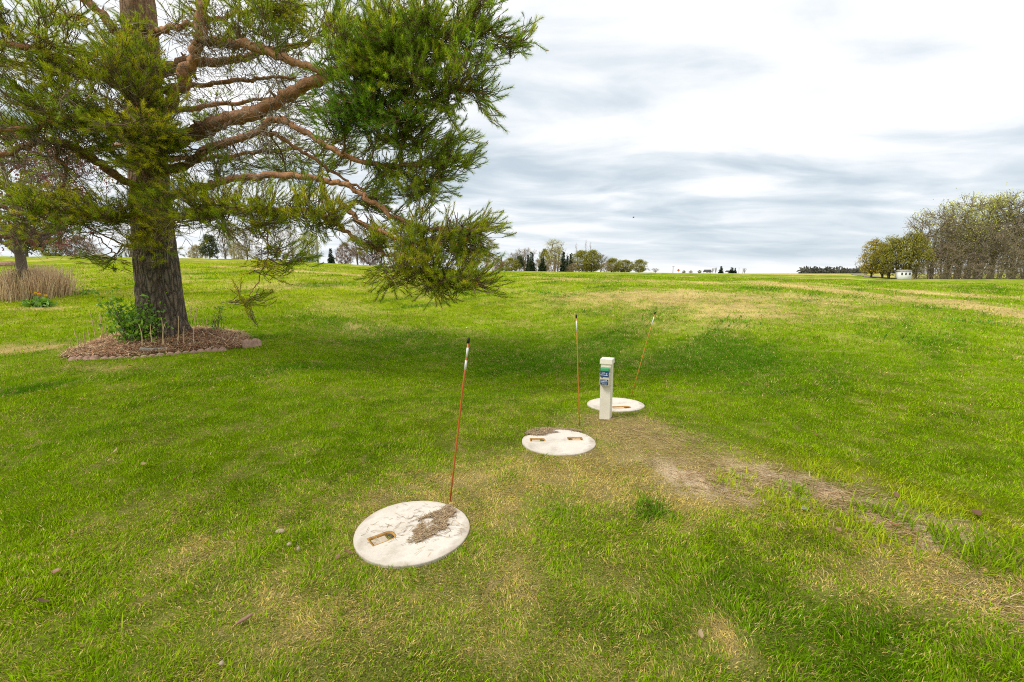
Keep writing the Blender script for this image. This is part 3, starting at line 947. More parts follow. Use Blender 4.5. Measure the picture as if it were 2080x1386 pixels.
    # foliage: where the sprays hang (pixel centre, pixel half sizes, distance, spread, number, tone)
    blobs = [
        (60, 60, 95, 75, 7.2, .6, 30, 0), (70, 160, 115, 65, 7.2, .7, 36, 0), (190, 195, 125, 70, 7.6, .6, 42, 0), (290, 205, 75, 85, 8.0, .35, 30, 0),
        (120, 245, 135, 50, 7.4, .7, 32, 0), (250, 280, 105, 60, 7.7, .5, 36, 0), (335, 315, 55, 50, 8.0, .35, 16, 0), (-70, 180, 80, 150, 7.5, .8, 18, 0),
        (205, 120, 100, 40, 7.9, .6, 20, 0), (160, 60, 55, 28, 8.5, .5, 7, 0), (50, 415, 85, 40, 7.6, .6, 22, 0), (150, 425, 95, 38, 7.8, .5, 26, 0),
        (60, 462, 75, 20, 7.5, .4, 10, 0), (210, 440, 60, 25, 8.0, .4, 12, 0), (300, 420, 60, 42, 8.1, .3, 15, 0), (312, 492, 40, 30, 8.2, .22, 7, 0),
        (380, 420, 85, 38, 7.7, .4, 26, 0), (480, 430, 95, 40, 7.5, .4, 30, 0), (590, 425, 95, 42, 7.4, .4, 30, 0), (660, 440, 40, 32, 7.4, .3, 10, 0),
        (270, 100, 55, 50, 8.5, .3, 14, 0), (500, 40, 95, 45, 8.2, .7, 26, 0), (600, 45, 85, 48, 7.9, .5, 24, 0), (470, 95, 60, 22, 8.4, .4, 5, 0), (380, 25, 40, 25, 8.5, .4, 6, 0),
        (720, 60, 72, 62, 7.2, .4, 38, 1), (800, 50, 72, 62, 7.0, .4, 38, 1), (865, 90, 62, 72, 6.9, .35, 36, 1), (740, 140, 70, 50, 7.1, .35, 32, 1),
        (830, 160, 60, 52, 6.9, .35, 28, 1), (718, 212, 58, 42, 7.15, .28, 30, 2), (795, 215, 45, 38, 7.05, .25, 22, 2), (690, 245, 30, 18, 7.1, .2, 8, 2), (930, 60, 62, 52, 6.9, .35, 24, 1),
        (990, 25, 30, 34, 6.9, .3, 9, 1), (1036, 82, 32, 22, 6.9, .2, 9, 1), (940, 145, 50, 28, 6.8, .3, 14, 1), (980, 200, 20, 20, 6.85, .2, 6, 1), (915, 200, 40, 26, 6.9, .3, 11, 1),
        (850, 260, 50, 38, 7.3, .35, 16, 3), (780, 330, 70, 50, 7.6, .45, 15, 3), (870, 330, 68, 48, 7.4, .35, 21, 3), (928, 288, 26, 16, 7.3, .25, 6, 3), (940, 332, 24, 12, 7.2, .2, 5, 3),
        (690, 310, 50, 40, 8.0, .5, 9, 3), (850, 395, 58, 42, 7.4, .35, 16, 3), (765, 410, 50, 30, 7.7, .4, 10, 3), (600, 330, 60, 35, 8.6, .5, 7, 3), (800, 270, 35, 25, 7.4, .3, 7, 3),
        (800, 478, 60, 28, 7.3, .3, 16, 0), (880, 490, 62, 38, 7.0, .3, 26, 0), (948, 482, 40, 34, 6.95, .25, 15, 0), (978, 458, 16, 14, 6.9, .15, 4, 0), (968, 508, 26, 18, 6.9, .2, 7, 0),
        (850, 540, 60, 34, 6.9, .3, 20, 0), (915, 555, 52, 30, 6.75, .25, 17, 0), (970, 582, 26, 22, 6.65, .2, 8, 0), (775, 570, 30, 20, 6.9, .25, 5, 0), (885, 592, 40, 12, 6.8, .2, 4, 0),
        (560, 500, 45, 18, 7.5, .25, 3, 0), (505, 612, 16, 14, 7.35, .08, 3, 0), (545, 545, 20, 25, 7.4, .08, 3, 0), (600, 520, 25, 12, 7.4, .1, 3, 0), (230, 530, 60, 12, 8.3, .2, 4, 0),
        (420, 280, 110, 60, 10.5, .6, 12, 3), (560, 300, 120, 50, 10.6, .6, 14, 3), (480, 200, 130, 55, 10.8, .6, 11, 3), (150, 300, 160, 70, 10.5, .6, 22, 3), (600, 200, 60, 80, 10.5, .5, 10, 3), (480, 350, 110, 18, 8.5, .5, 10, 3), (640, 250, 40, 60, 9, .6, 6, 3),
    ]
    tg = []
    for cx, cy, rx, ry, Y, dY, n, tone in blobs:
        n = int(round(n * (.78 if tone == 0 and cx < 200 else 1.05 if tone == 0 and cx < 340 else .88 if tone in (0, 1) else 1)))
        for _ in range(n):
            a_ = rng.uniform(0, 2 * PI); q = math.sqrt(rng.random())
            tg.append((at(cx + rx * q * math.cos(a_), cy + ry * q * math.sin(a_), Y + dY * rng.normal(0, .6)), tone))
    # upper crown, above the frame
    ax0 = at(279, 0, Yt)
    for _ in range(110):
        h = rng.uniform(.2, 4.6); rad = (1 - h / 5.2) * 3.0 * math.sqrt(rng.uniform(.12, 1)); a_ = rng.uniform(0, 2 * PI)
        tg.append((ax0 + np.array([rad * math.cos(a_), rad * math.sin(a_), h + .2]), 3))
    for k in range(1, 24):
        nodes.append(ax0 + np.array([-.05 * k / 4.8, .05 * k / 4.8, .2 * k])); nr.append(.2 * (1 - k / 26)); fixed.append(True)
    base_n = len(nodes)
    parent = [-1] * base_n
    tcol = []
    tg.sort(key=lambda q: np.min(np.linalg.norm(np.array(nodes[:base_n]) - q[0], axis=1)))
    N = np.zeros((base_n + 4 * len(tg), 3)); N[:base_n] = nodes
    cnt = base_n
    depth = [0] * base_n
    ends = []
    tips = []
    for p, tone in tg:
        pen = np.array([.12 * d for d in depth[:cnt]])
        d = np.linalg.norm(N[:cnt] - p, axis=1) + pen
        k = int(np.argmin(d))
        q = N[k]
        L = np.linalg.norm(p - q)
        steps = 3 if L > .5 else 2
        prev = k
        for s_ in range(1, steps + 1):
            f = s_ / steps
            N[cnt] = q + (p - q) * f + (rng.normal(0, .07 * L, 3) + np.array([0, 0, -.10 * L])) * math.sin(PI * f)
            parent.append(prev); depth.append(depth[prev] + 1); nr.append(0); fixed.append(False)
            prev = cnt; cnt += 1
        ends.append((prev, tone))
    N = N[:cnt]
    # pipe model radii
    load = np.zeros(cnt)
    for k, _ in ends:
        load[k] += 1
    for k in range(cnt - 1, base_n - 1, -1):
        if parent[k] >= base_n:
            load[parent[k]] += load[k]
    rad = np.minimum(.0075 * np.maximum(load, 1) ** .45, .03)
    idx = np.arange(base_n, cnt)
    pa = np.array([parent[k] for k in idx])
    tw = MB()
    brown = np.array([.20, .125, .075])
    tw.cones(N[pa], N[idx], np.where(pa >= base_n, rad[np.maximum(pa, 0)], rad[idx] * 1.1), rad[idx], 5, brown * rng.uniform(.7, 1.3, (len(idx), 1)))
    # shoots
    P = []; D = []; S = []; Cs = []
    tw_a = []; tw_b = []
    tones = {0: [(.440, .490, .014), (.360, .450, .014), (.560, .540, .020), (.250, .350, .014)],
             1: [(.350, .480, .018), (.280, .420, .018), (.470, .530, .024), (.190, .310, .016)],
             2: [(.190, .350, .018), (.150, .280, .018), (.240, .400, .020)],
             3: [(.330, .450, .018), (.400, .490, .018), (.270, .390, .018)]}
    buds = MB()
    for k, tone in ends:
        p = N[k]; pk = parent[k]
        out_ = unit(p - N[pk])
        ctr = unit(p - np.array([C[60][0], C[60][1], p[2] - .25]))
        main = unit(out_ * .8 + ctr * .5 + np.array([0, 0, .12]) + rng.normal(0, .25, 3))
        nsh = rng.integers(11, 17)
        base_c = np.array(tones[tone][rng.integers(0, len(tones[tone]))]) * rng.uniform(.85, 1.2)
        side = unit(np.cross(main, np.array([0, 0, 1.0])) + 1e-6)
        for s_ in range(nsh):
            back = rng.uniform(-.30, .22)
            lat = rng.normal(0, .12)
            vert = rng.normal(0, .05)
            q = p + main * back + side * lat + np.array([0, 0, vert - .04 * abs(lat)])
            d = unit(main * (.9 + .3 * rng.random()) + side * lat * 4.5 + np.array([0, 0, rng.normal(.18, .28)]) + rng.normal(0, .2, 3))
            L = rng.uniform(.13, .25)
            P.append(q); D.append(d); S.append(L)
            Cs.append(base_c * rng.uniform(.85, 1.18))
            anchor = p + main * (back - .16)
            tw_a.append(anchor + rng.normal(0, .012, 3)); tw_b.append(q)
            tw_a.append(q); tw_b.append(q + d * L * .9)
            if rng.random() < .22:
                # pale orange candles at the shoot ends
                e = q + d * L * .95
                buds.cones([e], [e + unit(d + np.array([0, 0, .5])) * rng.uniform(.03, .06)], .008, .004, 4, np.array([.42, .24, .07]) * rng.uniform(.7, 1.2))
    tw.cones(tw_a, tw_b, .0055, .0035, 3, np.array([.17, .115, .065]))
    # dead bare twigs inside the crown
    ca = []; cb = []; cr = []; cc = []
    inner = [k for k in range(base_n) if True]
    pxs = (N[:base_n, 0] / N[:base_n, 1])
    for _ in range(1500):
        k = rng.integers(0, base_n)
        p = N[k]
        d_ax = math.hypot(p[0] - C[60][0], p[1] - C[60][1])
        if p[2] > 7 or d_ax > 3.6 or p[2] < 2.3:
            continue
        d = unit(rng.normal(0, 1, 3) + np.array([.5, -.2, -.35]))
        L = rng.uniform(.25, .75)
        col = np.array([.34, .27, .20]) * rng.uniform(.4, 1.25)
        q = p; nseg = 4
        for s_ in range(nseg):
            d = unit(d + rng.normal(0, .22, 3) + np.array([0, 0, -.08]))
            e = q + d * L / nseg
            ca.append(q); cb.append(e); cr.append(.007 * (1 - s_ / 6)); cc.append(col)
            if s_ > 0:
                for _2 in range(rng.integers(1, 3)):
                    d2 = unit(d + rng.normal(0, .7, 3))
                    e2 = q + d2 * L * rng.uniform(.2, .45); e3 = e2 + unit(d2 + rng.normal(0, .4, 3)) * L * .25
                    ca += [q, e2]; cb += [e2, e3]; cr += [.0045, .003]; cc += [col, col]
            q = e
    tw.cones(ca, cb, cr, np.array(cr) * .7, 3, np.array(cc))
    tmpl = [shoot_template(rng, 64) for _ in range(8)]
    cm = MB()
    add_shoots(cm, P, D, S, Cs, rng, tmpl)
    crown = cm.build('crown', M['needle'], root, O)
    t_ = tw.build('twigs', M['wood'], crown, O)
    b_ = buds.build('candles', M['needle'], crown, O)
    print('pine shoots', len(P), 'ends', len(ends))


build_pine()


# ------------------------------------------------------------------ the bed round the pine
def build_bed():
    rng = np.random.default_rng(9)
    na, nrr = 96, 22
    a_ = np.linspace(0, 2 * PI, na, endpoint=False)
    R = np.interp(a_, np.concatenate([_ba - 2 * PI, _ba, _ba + 2 * PI]), np.tile(_br, 3)) * .985
    f = np.linspace(0.02, 1, nrr)
    A, F = np.meshgrid(a_, f)
    x = BED_C[0] + np.cos(A) * F * R[None]; y = BED_C[1] + np.sin(A) * F * R[None]
    hgt = lambda x, y, F: .03 + .10 * (1 - F ** 2.5) + .06 * (fbm(x * 4, y * 4, 3, 3) - .5) + .09 * np.exp(-((x - TRUNK[0] - .75) ** 2 + (y - TRUNK[1] - .1) ** 2) / .12)
    z = terrain(x, y) + hgt(x, y, F)
    z[-1] = terrain(x[-1], y[-1]) - .02
    mb = MB()
    i = np.arange(nrr - 1)[:, None]; j = np.arange(na)[None]; j2 = (j + 1) % na
    q = np.stack([i * na + j, i * na + j2, (i + 1) * na + j2, (i + 1) * na + j], -1).reshape(-1, 4)[:, ::-1]
    mb.add(np.stack([x, y, z], -1).reshape(-1, 3), None, q, (1, 1, 1), 0)
    k = np.arange(na)
    mb.add(np.stack([x[0], y[0], z[0]], -1), np.stack([np.zeros(na - 2), k[1:-1], k[2:]], 1), None, (1, 1, 1), 0)
    # straw, needles and chips lying on it
    n = 9000
    aa = rng.uniform(0, 2 * PI, n); ff = np.sqrt(rng.random(n))
    Rr = np.interp(aa, np.concatenate([_ba - 2 * PI, _ba, _ba + 2 * PI]), np.tile(_br, 3)) * 1.02
    xx = BED_C[0] + np.cos(aa) * ff * Rr; yy = BED_C[1] + np.sin(aa) * ff * Rr
    zz = terrain(xx, yy) + hgt(xx, yy, ff) + rng.uniform(.002, .03, n)
    L = rng.uniform(.06, .24, n); d = rng.uniform(0, 2 * PI, n); el = rng.normal(.05, .22, n)
    D = np.stack([np.cos(d) * np.cos(el), np.sin(d) * np.cos(el), np.sin(el)], 1) * L[:, None]
    B = np.stack([xx, yy, zz], 1)
    sd = np.stack([-np.sin(d), np.cos(d), np.zeros(n)], 1) * .005
    V = np.stack([B - D * .5 - sd, B - D * .5 + sd, B + D * .5 + sd * .5, B + D * .5 - sd * .5], 1)
    pal = np.array([(.70, .50, .27), (.54, .30, .15), (.38, .20, .11), (.78, .60, .36), (.50, .23, .11)])
    c = pal[rng.integers(0, 5, n)] * rng.uniform(.6, 1.2, (n, 1))
    mb.add(V.reshape(-1, 3), None, np.arange(n * 4).reshape(-1, 4), np.repeat(c, 4, 0), 1)
    tag(mb.build('mulch', [M['mulch'], M['litter']]), kind='stuff')

    # scalloped edging blocks along the front
    front = np.array(gl((132, 731), (165, 732), (230, 729), (300, 725), (370, 719), (440, 714), (484, 710)))
    S = spline(front, 400)
    seg = np.concatenate([[0], np.cumsum(np.linalg.norm(np.diff(S[:, :2], axis=0), axis=1))])
    LB = .46

    def block(Ln, n_sc, h, th):
        mbb = MB()
        m_ = n_sc * 10
        t_ = np.linspace(0, 1, m_ + 1)
        topz = h - .045 + .045 * np.abs(np.sin(t_ * n_sc * PI)) ** .7
        xs = (t_ - .5) * Ln
        V = []
        for yy_ in (-th / 2, th / 2):
            for zz_ in (np.full(m_ + 1, -.06), topz - .008, topz):
                off = yy_ * (1 if zz_ is not topz else .72)
                V.append(np.stack([xs, np.full(m_ + 1, off), zz_], 1))
        V = np.concatenate(V)
        w = m_ + 1
        Q = []
        for s_ in range(m_):
            for a0, a1 in ((0, 1), (1, 2), (2, 5), (5, 4), (4, 3)):
                Q.append([a0 * w + s_, a0 * w + s_ + 1, a1 * w + s_ + 1, a1 * w + s_])
        Q += [[0, w, 4 * w, 3 * w], [w, 2 * w, 5 * w, 4 * w], [w - 1 + 3 * w, w - 1 + 4 * w, w - 1 + w, w - 1], [w - 1 + 4 * w, w - 1 + 5 * w, w - 1 + 2 * w, w - 1 + w]]
        mbb.add(V, None, Q)
        return mbb
    proto = None
    s0 = 0.12
    while s0 + LB * .5 < seg[-1]:
        k = int(np.searchsorted(seg, s0 + LB * .5)); k = min(k, 398)
        p = S[k]; d = S[min(k + 8, 399)] - S[max(k - 8, 0)]
        if proto is None:
            proto = o = block(LB - .012, 4, .115, .075).build('edging_block', M['edging'])
        else:
            o = proto.copy(); COL.objects.link(o)
            o.scale = (1, rng.uniform(.8, 1.2), rng.uniform(.5, .95))
        o.location = (p[0] + rng.normal(0, .012), p[1] + rng.normal(0, .02), tz(p[0], p[1]) - .03 + rng.uniform(-.022, .012))
        o.rotation_euler = (rng.normal(-.05, .12), rng.normal(0, .05), math.atan2(d[1], d[0]) + rng.normal(0, .06))
        tag(o, 'weathered pinkish scalloped edging block in the front row of the pine bed', 'edging block', 'scalloped edging blocks along the front of the pine bed')
        s0 += LB
    p = ground(497, 708)
    o = block(.34, 2, .17, .09).build('edging_block', M['edging'])
    o.location = (p[0] + .06, p[1] + .14, tz(p[0], p[1]) - .01); o.rotation_euler = (0, .02, math.radians(62))
    tag(o, 'taller pinkish edging block turned back at the right end of the pine bed', 'edging block')
    # flat grey stone in front of the trunk
    p = ground(312, 702, .12)
    bm = bmesh.new()
    vs_ = []
    for k in range(14):
        a0 = k / 14 * 2 * PI; r_ = 1 + rng.uniform(-.12, .12)
        vs_.append(bm.verts.new((math.cos(a0) * .22 * r_, math.sin(a0) * .15 * r_, 0)))
    fc = bm.faces.new(vs_)
    ex = bmesh.ops.extrude_face_region(bm, geom=[fc])
    bmesh.ops.translate(bm, vec=(0, 0, .05), verts=[g for g in ex['geom'] if isinstance(g, bmesh.types.BMVert)])
    bmesh.ops.bevel(bm, geom=bm.edges[:], offset=.012, segments=2, affect='EDGES')
    o = from_bm(bm, 'flat_stone', M['slate'])
    o.location = (p[0], p[1], p[2] - .085); o.rotation_euler = (.03, .05, .3)
    tag(o, 'flat grey stone lying on the mulch in front of the pine trunk', 'stone')

    # dry upright stalks
    stalks = [(158, 708, 40, -9), (166, 706, 28, -4), (172, 702, 38, -3), (185, 695, 48, -8), (195, 690, 60, -14), (194, 694, 36, -6), (203, 688, 30, -5), (208, 684, 44, -7), (215, 686, 48, -12), (226, 692, 32, -10), (238, 684, 46, 1), (245, 690, 36, -2),
              (288, 705, 46, -6), (309, 700, 42, -4), (328, 704, 58, 0), (333, 702, 44, 1), (361, 697, 54, 2), (373, 700, 38, 1), (393, 697, 36, 0), (398, 665, 40, -6), (405, 668, 44, -6), (412, 664, 30, 2), (420, 668, 26, -3), (433, 672, 34, 4), (440, 676, 28, 3), (466, 690, 32, 1), (482, 690, 24, 5), (390, 668, 46, -3)]
    for k, (a0, b0, h, dx) in enumerate(stalks):
        p = ground(a0, b0, .09)
        q = at(a0 + dx, b0 - h, p[1] + rng.uniform(-.05, .05))
        mbb = MB()
        pts = spline([p - [0, 0, .05], p * .5 + q * .5 + rng.normal(0, .015, 3), q], 6)
        mbb.tube(pts, np.linspace(.0085, .0045, 6), 5, np.array([.66, .50, .27]) * rng.uniform(.8, 1.15))
        o = mbb.build('dry_stalk', M['wood'], None, p)
        side_ = 'left of the leafy shrub' if a0 < 250 else ('in front of the trunk' if a0 < 380 else 'right of the trunk')
        tag(o, 'thin dry straw coloured stalk standing in the pine bed ' + side_, 'stalk', 'dry stalks in the pine bed ' + side_)


build_bed()


# ------------------------------------------------------------------ leafy plants
def leaf_cloud(mb, P, D, size, cols, rng, droop=.2):
    """bent two-piece leaves at points P pointing along D"""
    P = np.asarray(P, float); n = len(P)
    D = np.asarray(D, float); D = D / (np.linalg.norm(D, axis=1)[:, None] + 1e-9)
    S = np.cross(D, rng.normal(size=(n, 3))); S /= np.linalg.norm(S, axis=1)[:, None] + 1e-9
    L = size * rng.uniform(.6, 1.3, n)[:, None]
    m_ = P + D * L * .5 + np.array([0, 0, .06]) * L
    e = P + D * L + np.array([0, 0, -droop]) * L
    w = S * L * .23
    V = np.stack([P, m_ - w, e, m_ + w], 1)
    o = (np.arange(n) * 4)[:, None]
    c = np.array(cols)[rng.integers(0, len(cols), n)] * rng.uniform(.75, 1.25, (n, 1))
    mb.add(V.reshape(-1, 3), np.concatenate([np.array([[0, 1, 2]]) + o, np.array([[0, 2, 3]]) + o]), None, np.repeat(c, 4, 0))


def shrub(name, label, base_px, targets, Y, lsize, lcols, per, seed, stem_r=.012, cat='shrub', spread=.09, dz=0.0, scol=(.16, .12, .08)):
    rng = np.random.default_rng(seed)
    b0 = ground(*base_px, dz)
    root = thing(name, b0, label, cat)
    sm = MB(); lm = MB()
    for a0, c0, rx, ry, n in targets:
        for _ in range(n):
            an = rng.uniform(0, 2 * PI); q = math.sqrt(rng.random())
            p = at(a0 + rx * q * math.cos(an), c0 + ry * q * math.sin(an), Y + rng.normal(0, .10))
            pts = spline([b0 + rng.normal(0, .02, 3) * [1, 1, 0] - [0, 0, .03], b0 * .55 + p * .45 + rng.normal(0, .05, 3), p], 6)
            sm.tube(pts, np.linspace(stem_r, stem_r * .3, 6), 5, np.array(scol) * rng.uniform(.7, 1.3), cap=False)
            k = rng.integers(max(per - 6, 3), per + 6)
            t_ = rng.integers(3, 6, k)
            B = pts[t_] + rng.normal(0, spread, (k, 3))
            lm_d = unit(p - b0) * .6 + rng.normal(0, .75, (k, 3))
            leaf_cloud(lm, B, lm_d, lsize, lcols, rng)
    sm.build('stems', M['wood'], root, b0)
    lm.build('foliage', M['leaf'], root, b0)
    return root


GREENS = [(.16, .34, .02), (.21, .41, .025), (.28, .48, .03), (.11, .25, .016)]
shrub('leafy_shrub', 'bright green leafy shrub growing against the left foot of the pine trunk', (283, 706), [(275, 650, 36, 22, 22), (300, 650, 20, 20, 10), (285, 685, 26, 20, 18), (255, 640, 20, 12, 6), (225, 618, 18, 12, 6), (212, 610, 12, 8, 3), (290, 630, 20, 10, 6)], 8.45, .09, GREENS, 22, 5, spread=.12)
shrub('sapling', 'thin leafy sapling rising behind the right end of the pine bed', (443, 674), [(447, 640, 6, 20, 6), (440, 660, 10, 12, 6), (450, 622, 4, 6, 3)], 8.9, .055, GREENS, 9, 6, .006, spread=.05)
shrub('weed', 'small dark green weed standing alone in the lawn behind the pine bed', (178, 598), [(173, 588, 6, 8, 4), (186, 592, 10, 3, 3), (166, 594, 8, 3, 3)], ground(178, 598)[1], .10, GREENS[:2], 8, 8, .006, spread=.06)

# flower bed at the left edge
gy = ground(60, 606)
rng = np.random.default_rng(77)
root = thing('ornamental_grass', gy, 'wide clump of dry tan ornamental grass at the left edge of the lawn', 'grass clump')
mb = MB()
n = 5200
bx = gy[0] - .08 + rng.normal(0, .44, n); by = gy[1] + .2 + rng.normal(0, .35, n)
ok = (np.abs(bx - gy[0]) < 1.05)
bx, by = bx[ok], by[ok]; n = len(bx)
bz = terrain(bx, by)
ox = (bx - gy[0]) / 1.0
h = rng.uniform(.5, 1.1, n) * (1.02 - .18 * ox ** 2)
tipo = np.stack([ox * .22 + rng.normal(0, .10, n), rng.normal(0, .12, n), h], 1)
B = np.stack([bx, by, bz - .02], 1)
sd = rng.normal(size=(n, 3)) * [1, 1, 0]; sd = sd / np.linalg.norm(sd, axis=1)[:, None] * .006
mid = B + tipo * [.35, .35, .6]
V = np.stack([B - sd, B + sd, mid + sd, mid - sd, B + tipo], 1)
o_ = (np.arange(n) * 5)[:, None]
c = np.array([(.80, .63, .39), (.72, .53, .33), (.85, .71, .48), (.58, .40, .26)])[rng.integers(0, 4, n)] * rng.uniform(.75, 1.15, (n, 1))
mb.add(V.reshape(-1, 3), np.array([[3, 2, 4]]) + o_, np.array([[0, 1, 2, 3]]) + o_, np.repeat(c, 5, 0))
mb.build('blades', M['straw'], root, gy)
shrub('young_shrub', 'twiggy young shrub with small yellowish leaves in front of the tan grass clump', (26, 604), [(20, 560, 22, 22, 16), (35, 545, 16, 10, 8), (10, 575, 14, 14, 6)], gy[1] - .5, .05, [(.20, .21, .03), (.16, .17, .03), (.22, .15, .04)], 9, 15, .010, spread=.08)
shrub('low_plant', 'low dark green strappy plant on the lawn in front of the tulips', (78, 622), [(62, 618, 14, 4, 14), (80, 616, 18, 5, 18), (95, 619, 10, 4, 10)], ground(78, 622)[1], .16, [(.11, .25, .02), (.15, .31, .025), (.20, .37, .03)], 8, 16, .006, cat='plant', spread=.04)
shrub('red_plant', 'low reddish brown plant at the foot of the tan grass clump', (28, 605), [(20, 598, 18, 5, 14), (42, 597, 14, 5, 12)], ground(28, 605)[1], .09, [(.16, .05, .04), (.13, .07, .05), (.20, .09, .05)], 12, 17, .006, cat='plant', spread=.06)
tulips = [(3, 610, 596, 'orange'), (12, 606, 591, 'yellow'), (64, 610, 598, 'yellow'), (75, 612, 601, 'yellow'), (78, 611, 600, 'red'), (82, 614, 603, 'yellow'), (95, 615, 606, 'yellow'), (13, 602, 586, 'yellow')]
for k, (a0, b0, tp, cn) in enumerate(tulips):
    p = ground(a0, b0)
    hgt_ = (b0 - tp) / FPX * p[1] + .03
    cc = {'orange': (.75, .28, .02), 'yellow': (.78, .52, .03), 'red': (.70, .13, .07)}[cn]
    lb = {'orange': 'orange tulip at the very left edge of the flower bed', 'red': 'single coral red tulip among the yellow ones before the tan grass', 'yellow': 'yellow tulip in the flower bed before the tan grass clump'}[cn]
    root = thing('tulip', p, lb, 'tulip', 'tulips in the left flower bed')
    mb = MB(); mb.tube([p - [0, 0, .02], p + [0.005, 0, hgt_ * .5], p + [0, .005, hgt_]], [.006, .005, .005], 5, (.10, .20, .03)); mb.build('stem', M['leaf'], root, p)
    mb = MB()
    for s_ in range(3):
        an = s_ * 2.1 + k
        d = np.array([math.cos(an), math.sin(an), 0]); w_ = np.array([-d[1], d[0], 0]) * .02
        b_ = p + [0, 0, .01]
        mb.add([b_ - w_ * .5, b_ + w_ * .5, b_ + d * .05 + w_ + [0, 0, hgt_ * .4], b_ + d * .05 - w_ + [0, 0, hgt_ * .4], b_ + d * .10 + [0, 0, hgt_ * .75]], [[3, 2, 4]], [[0, 1, 2, 3]], (.09, .20, .04))
    mb.build('leaves', M['leaf'], root, p)
    mb = MB()
    for s_ in range(6):
        an = s_ * PI / 3
        d = np.array([math.cos(an), math.sin(an), 0]); w_ = np.array([-d[1], d[0], 0]) * .03
        b_ = p + [0, 0, hgt_]
        mb.add([b_, b_ + d * .035 - w_ + [0, 0, .035], b_ + d * .03 + [0, 0, .085], b_ + d * .035 + w_ + [0, 0, .035]], None, [[0, 1, 2, 3]], cc)
    mb.build('flower', M['petal'], root, p)


# ------------------------------------------------------------------ concrete lids
def rounded_recess(L, Wd, round_end, n=8):
    """outline of a recess: square corners at -x, rounded at +x"""
    pts = [(-L / 2, -Wd / 2)]
    r = Wd / 2 * round_end
    for k in range(n + 1):
        a0 = -PI / 2 + k / n * PI / 2
        pts.append((L / 2 - r + r * math.cos(a0), -Wd / 2 + r + r * math.sin(a0)))
    for k in range(n + 1):
        a0 = k / n * PI / 2
        pts.append((L / 2 - r + r * math.cos(a0), Wd / 2 - r + r * math.sin(a0)))
    pts.append((-L / 2, Wd / 2))
    return pts


def prism(pts, z0, z1, bev=0.0):
    bm = bmesh.new()
    vs_ = [bm.verts.new((x, y, z0)) for x, y in pts]
    f = bm.faces.new(vs_)
    ex = bmesh.ops.extrude_face_region(bm, geom=[f])
    bmesh.ops.translate(bm, vec=(0, 0, z1 - z0), verts=[g for g in ex['geom'] if isinstance(g, bmesh.types.BMVert)])
    bmesh.ops.recalc_face_normals(bm, faces=bm.faces[:])
    if bev:
        bmesh.ops.bevel(bm, geom=bm.edges[:], offset=bev, segments=2, affect='EDGES', profile=.6)
    return bm


def frame_strip(pts, th, z0, z1):
    """a band running round an outline"""
    mb = MB()
    P = np.array(pts); n = len(P)
    nx = np.roll(P, -1, 0) - np.roll(P, 1, 0)
    nx = np.stack([-nx[:, 1], nx[:, 0]], 1); nx /= np.linalg.norm(nx, axis=1)[:, None]
    I = P + nx * th
    V = np.concatenate([np.c_[P, np.full(n, z0)], np.c_[P, np.full(n, z1)], np.c_[I, np.full(n, z1)], np.c_[I, np.full(n, z0)]])
    i = np.arange(n); j = (i + 1) % n
    Q = np.concatenate([np.stack([a0 * n + i, a0 * n + j, a1 * n + j, a1 * n + i], 1) for a0, a1 in ((0, 1), (1, 2), (2, 3), (3, 0))])
    mb.add(V, None, Q)
    return mb


def axis_on(p, a_px, b_px, h):
    """direction on the lid's top between two photo pixels"""
    a0 = ground(*a_px, h); b0 = ground(*b_px, h)
    return math.atan2(b0[1] - a0[1], b0[0] - a0[0])


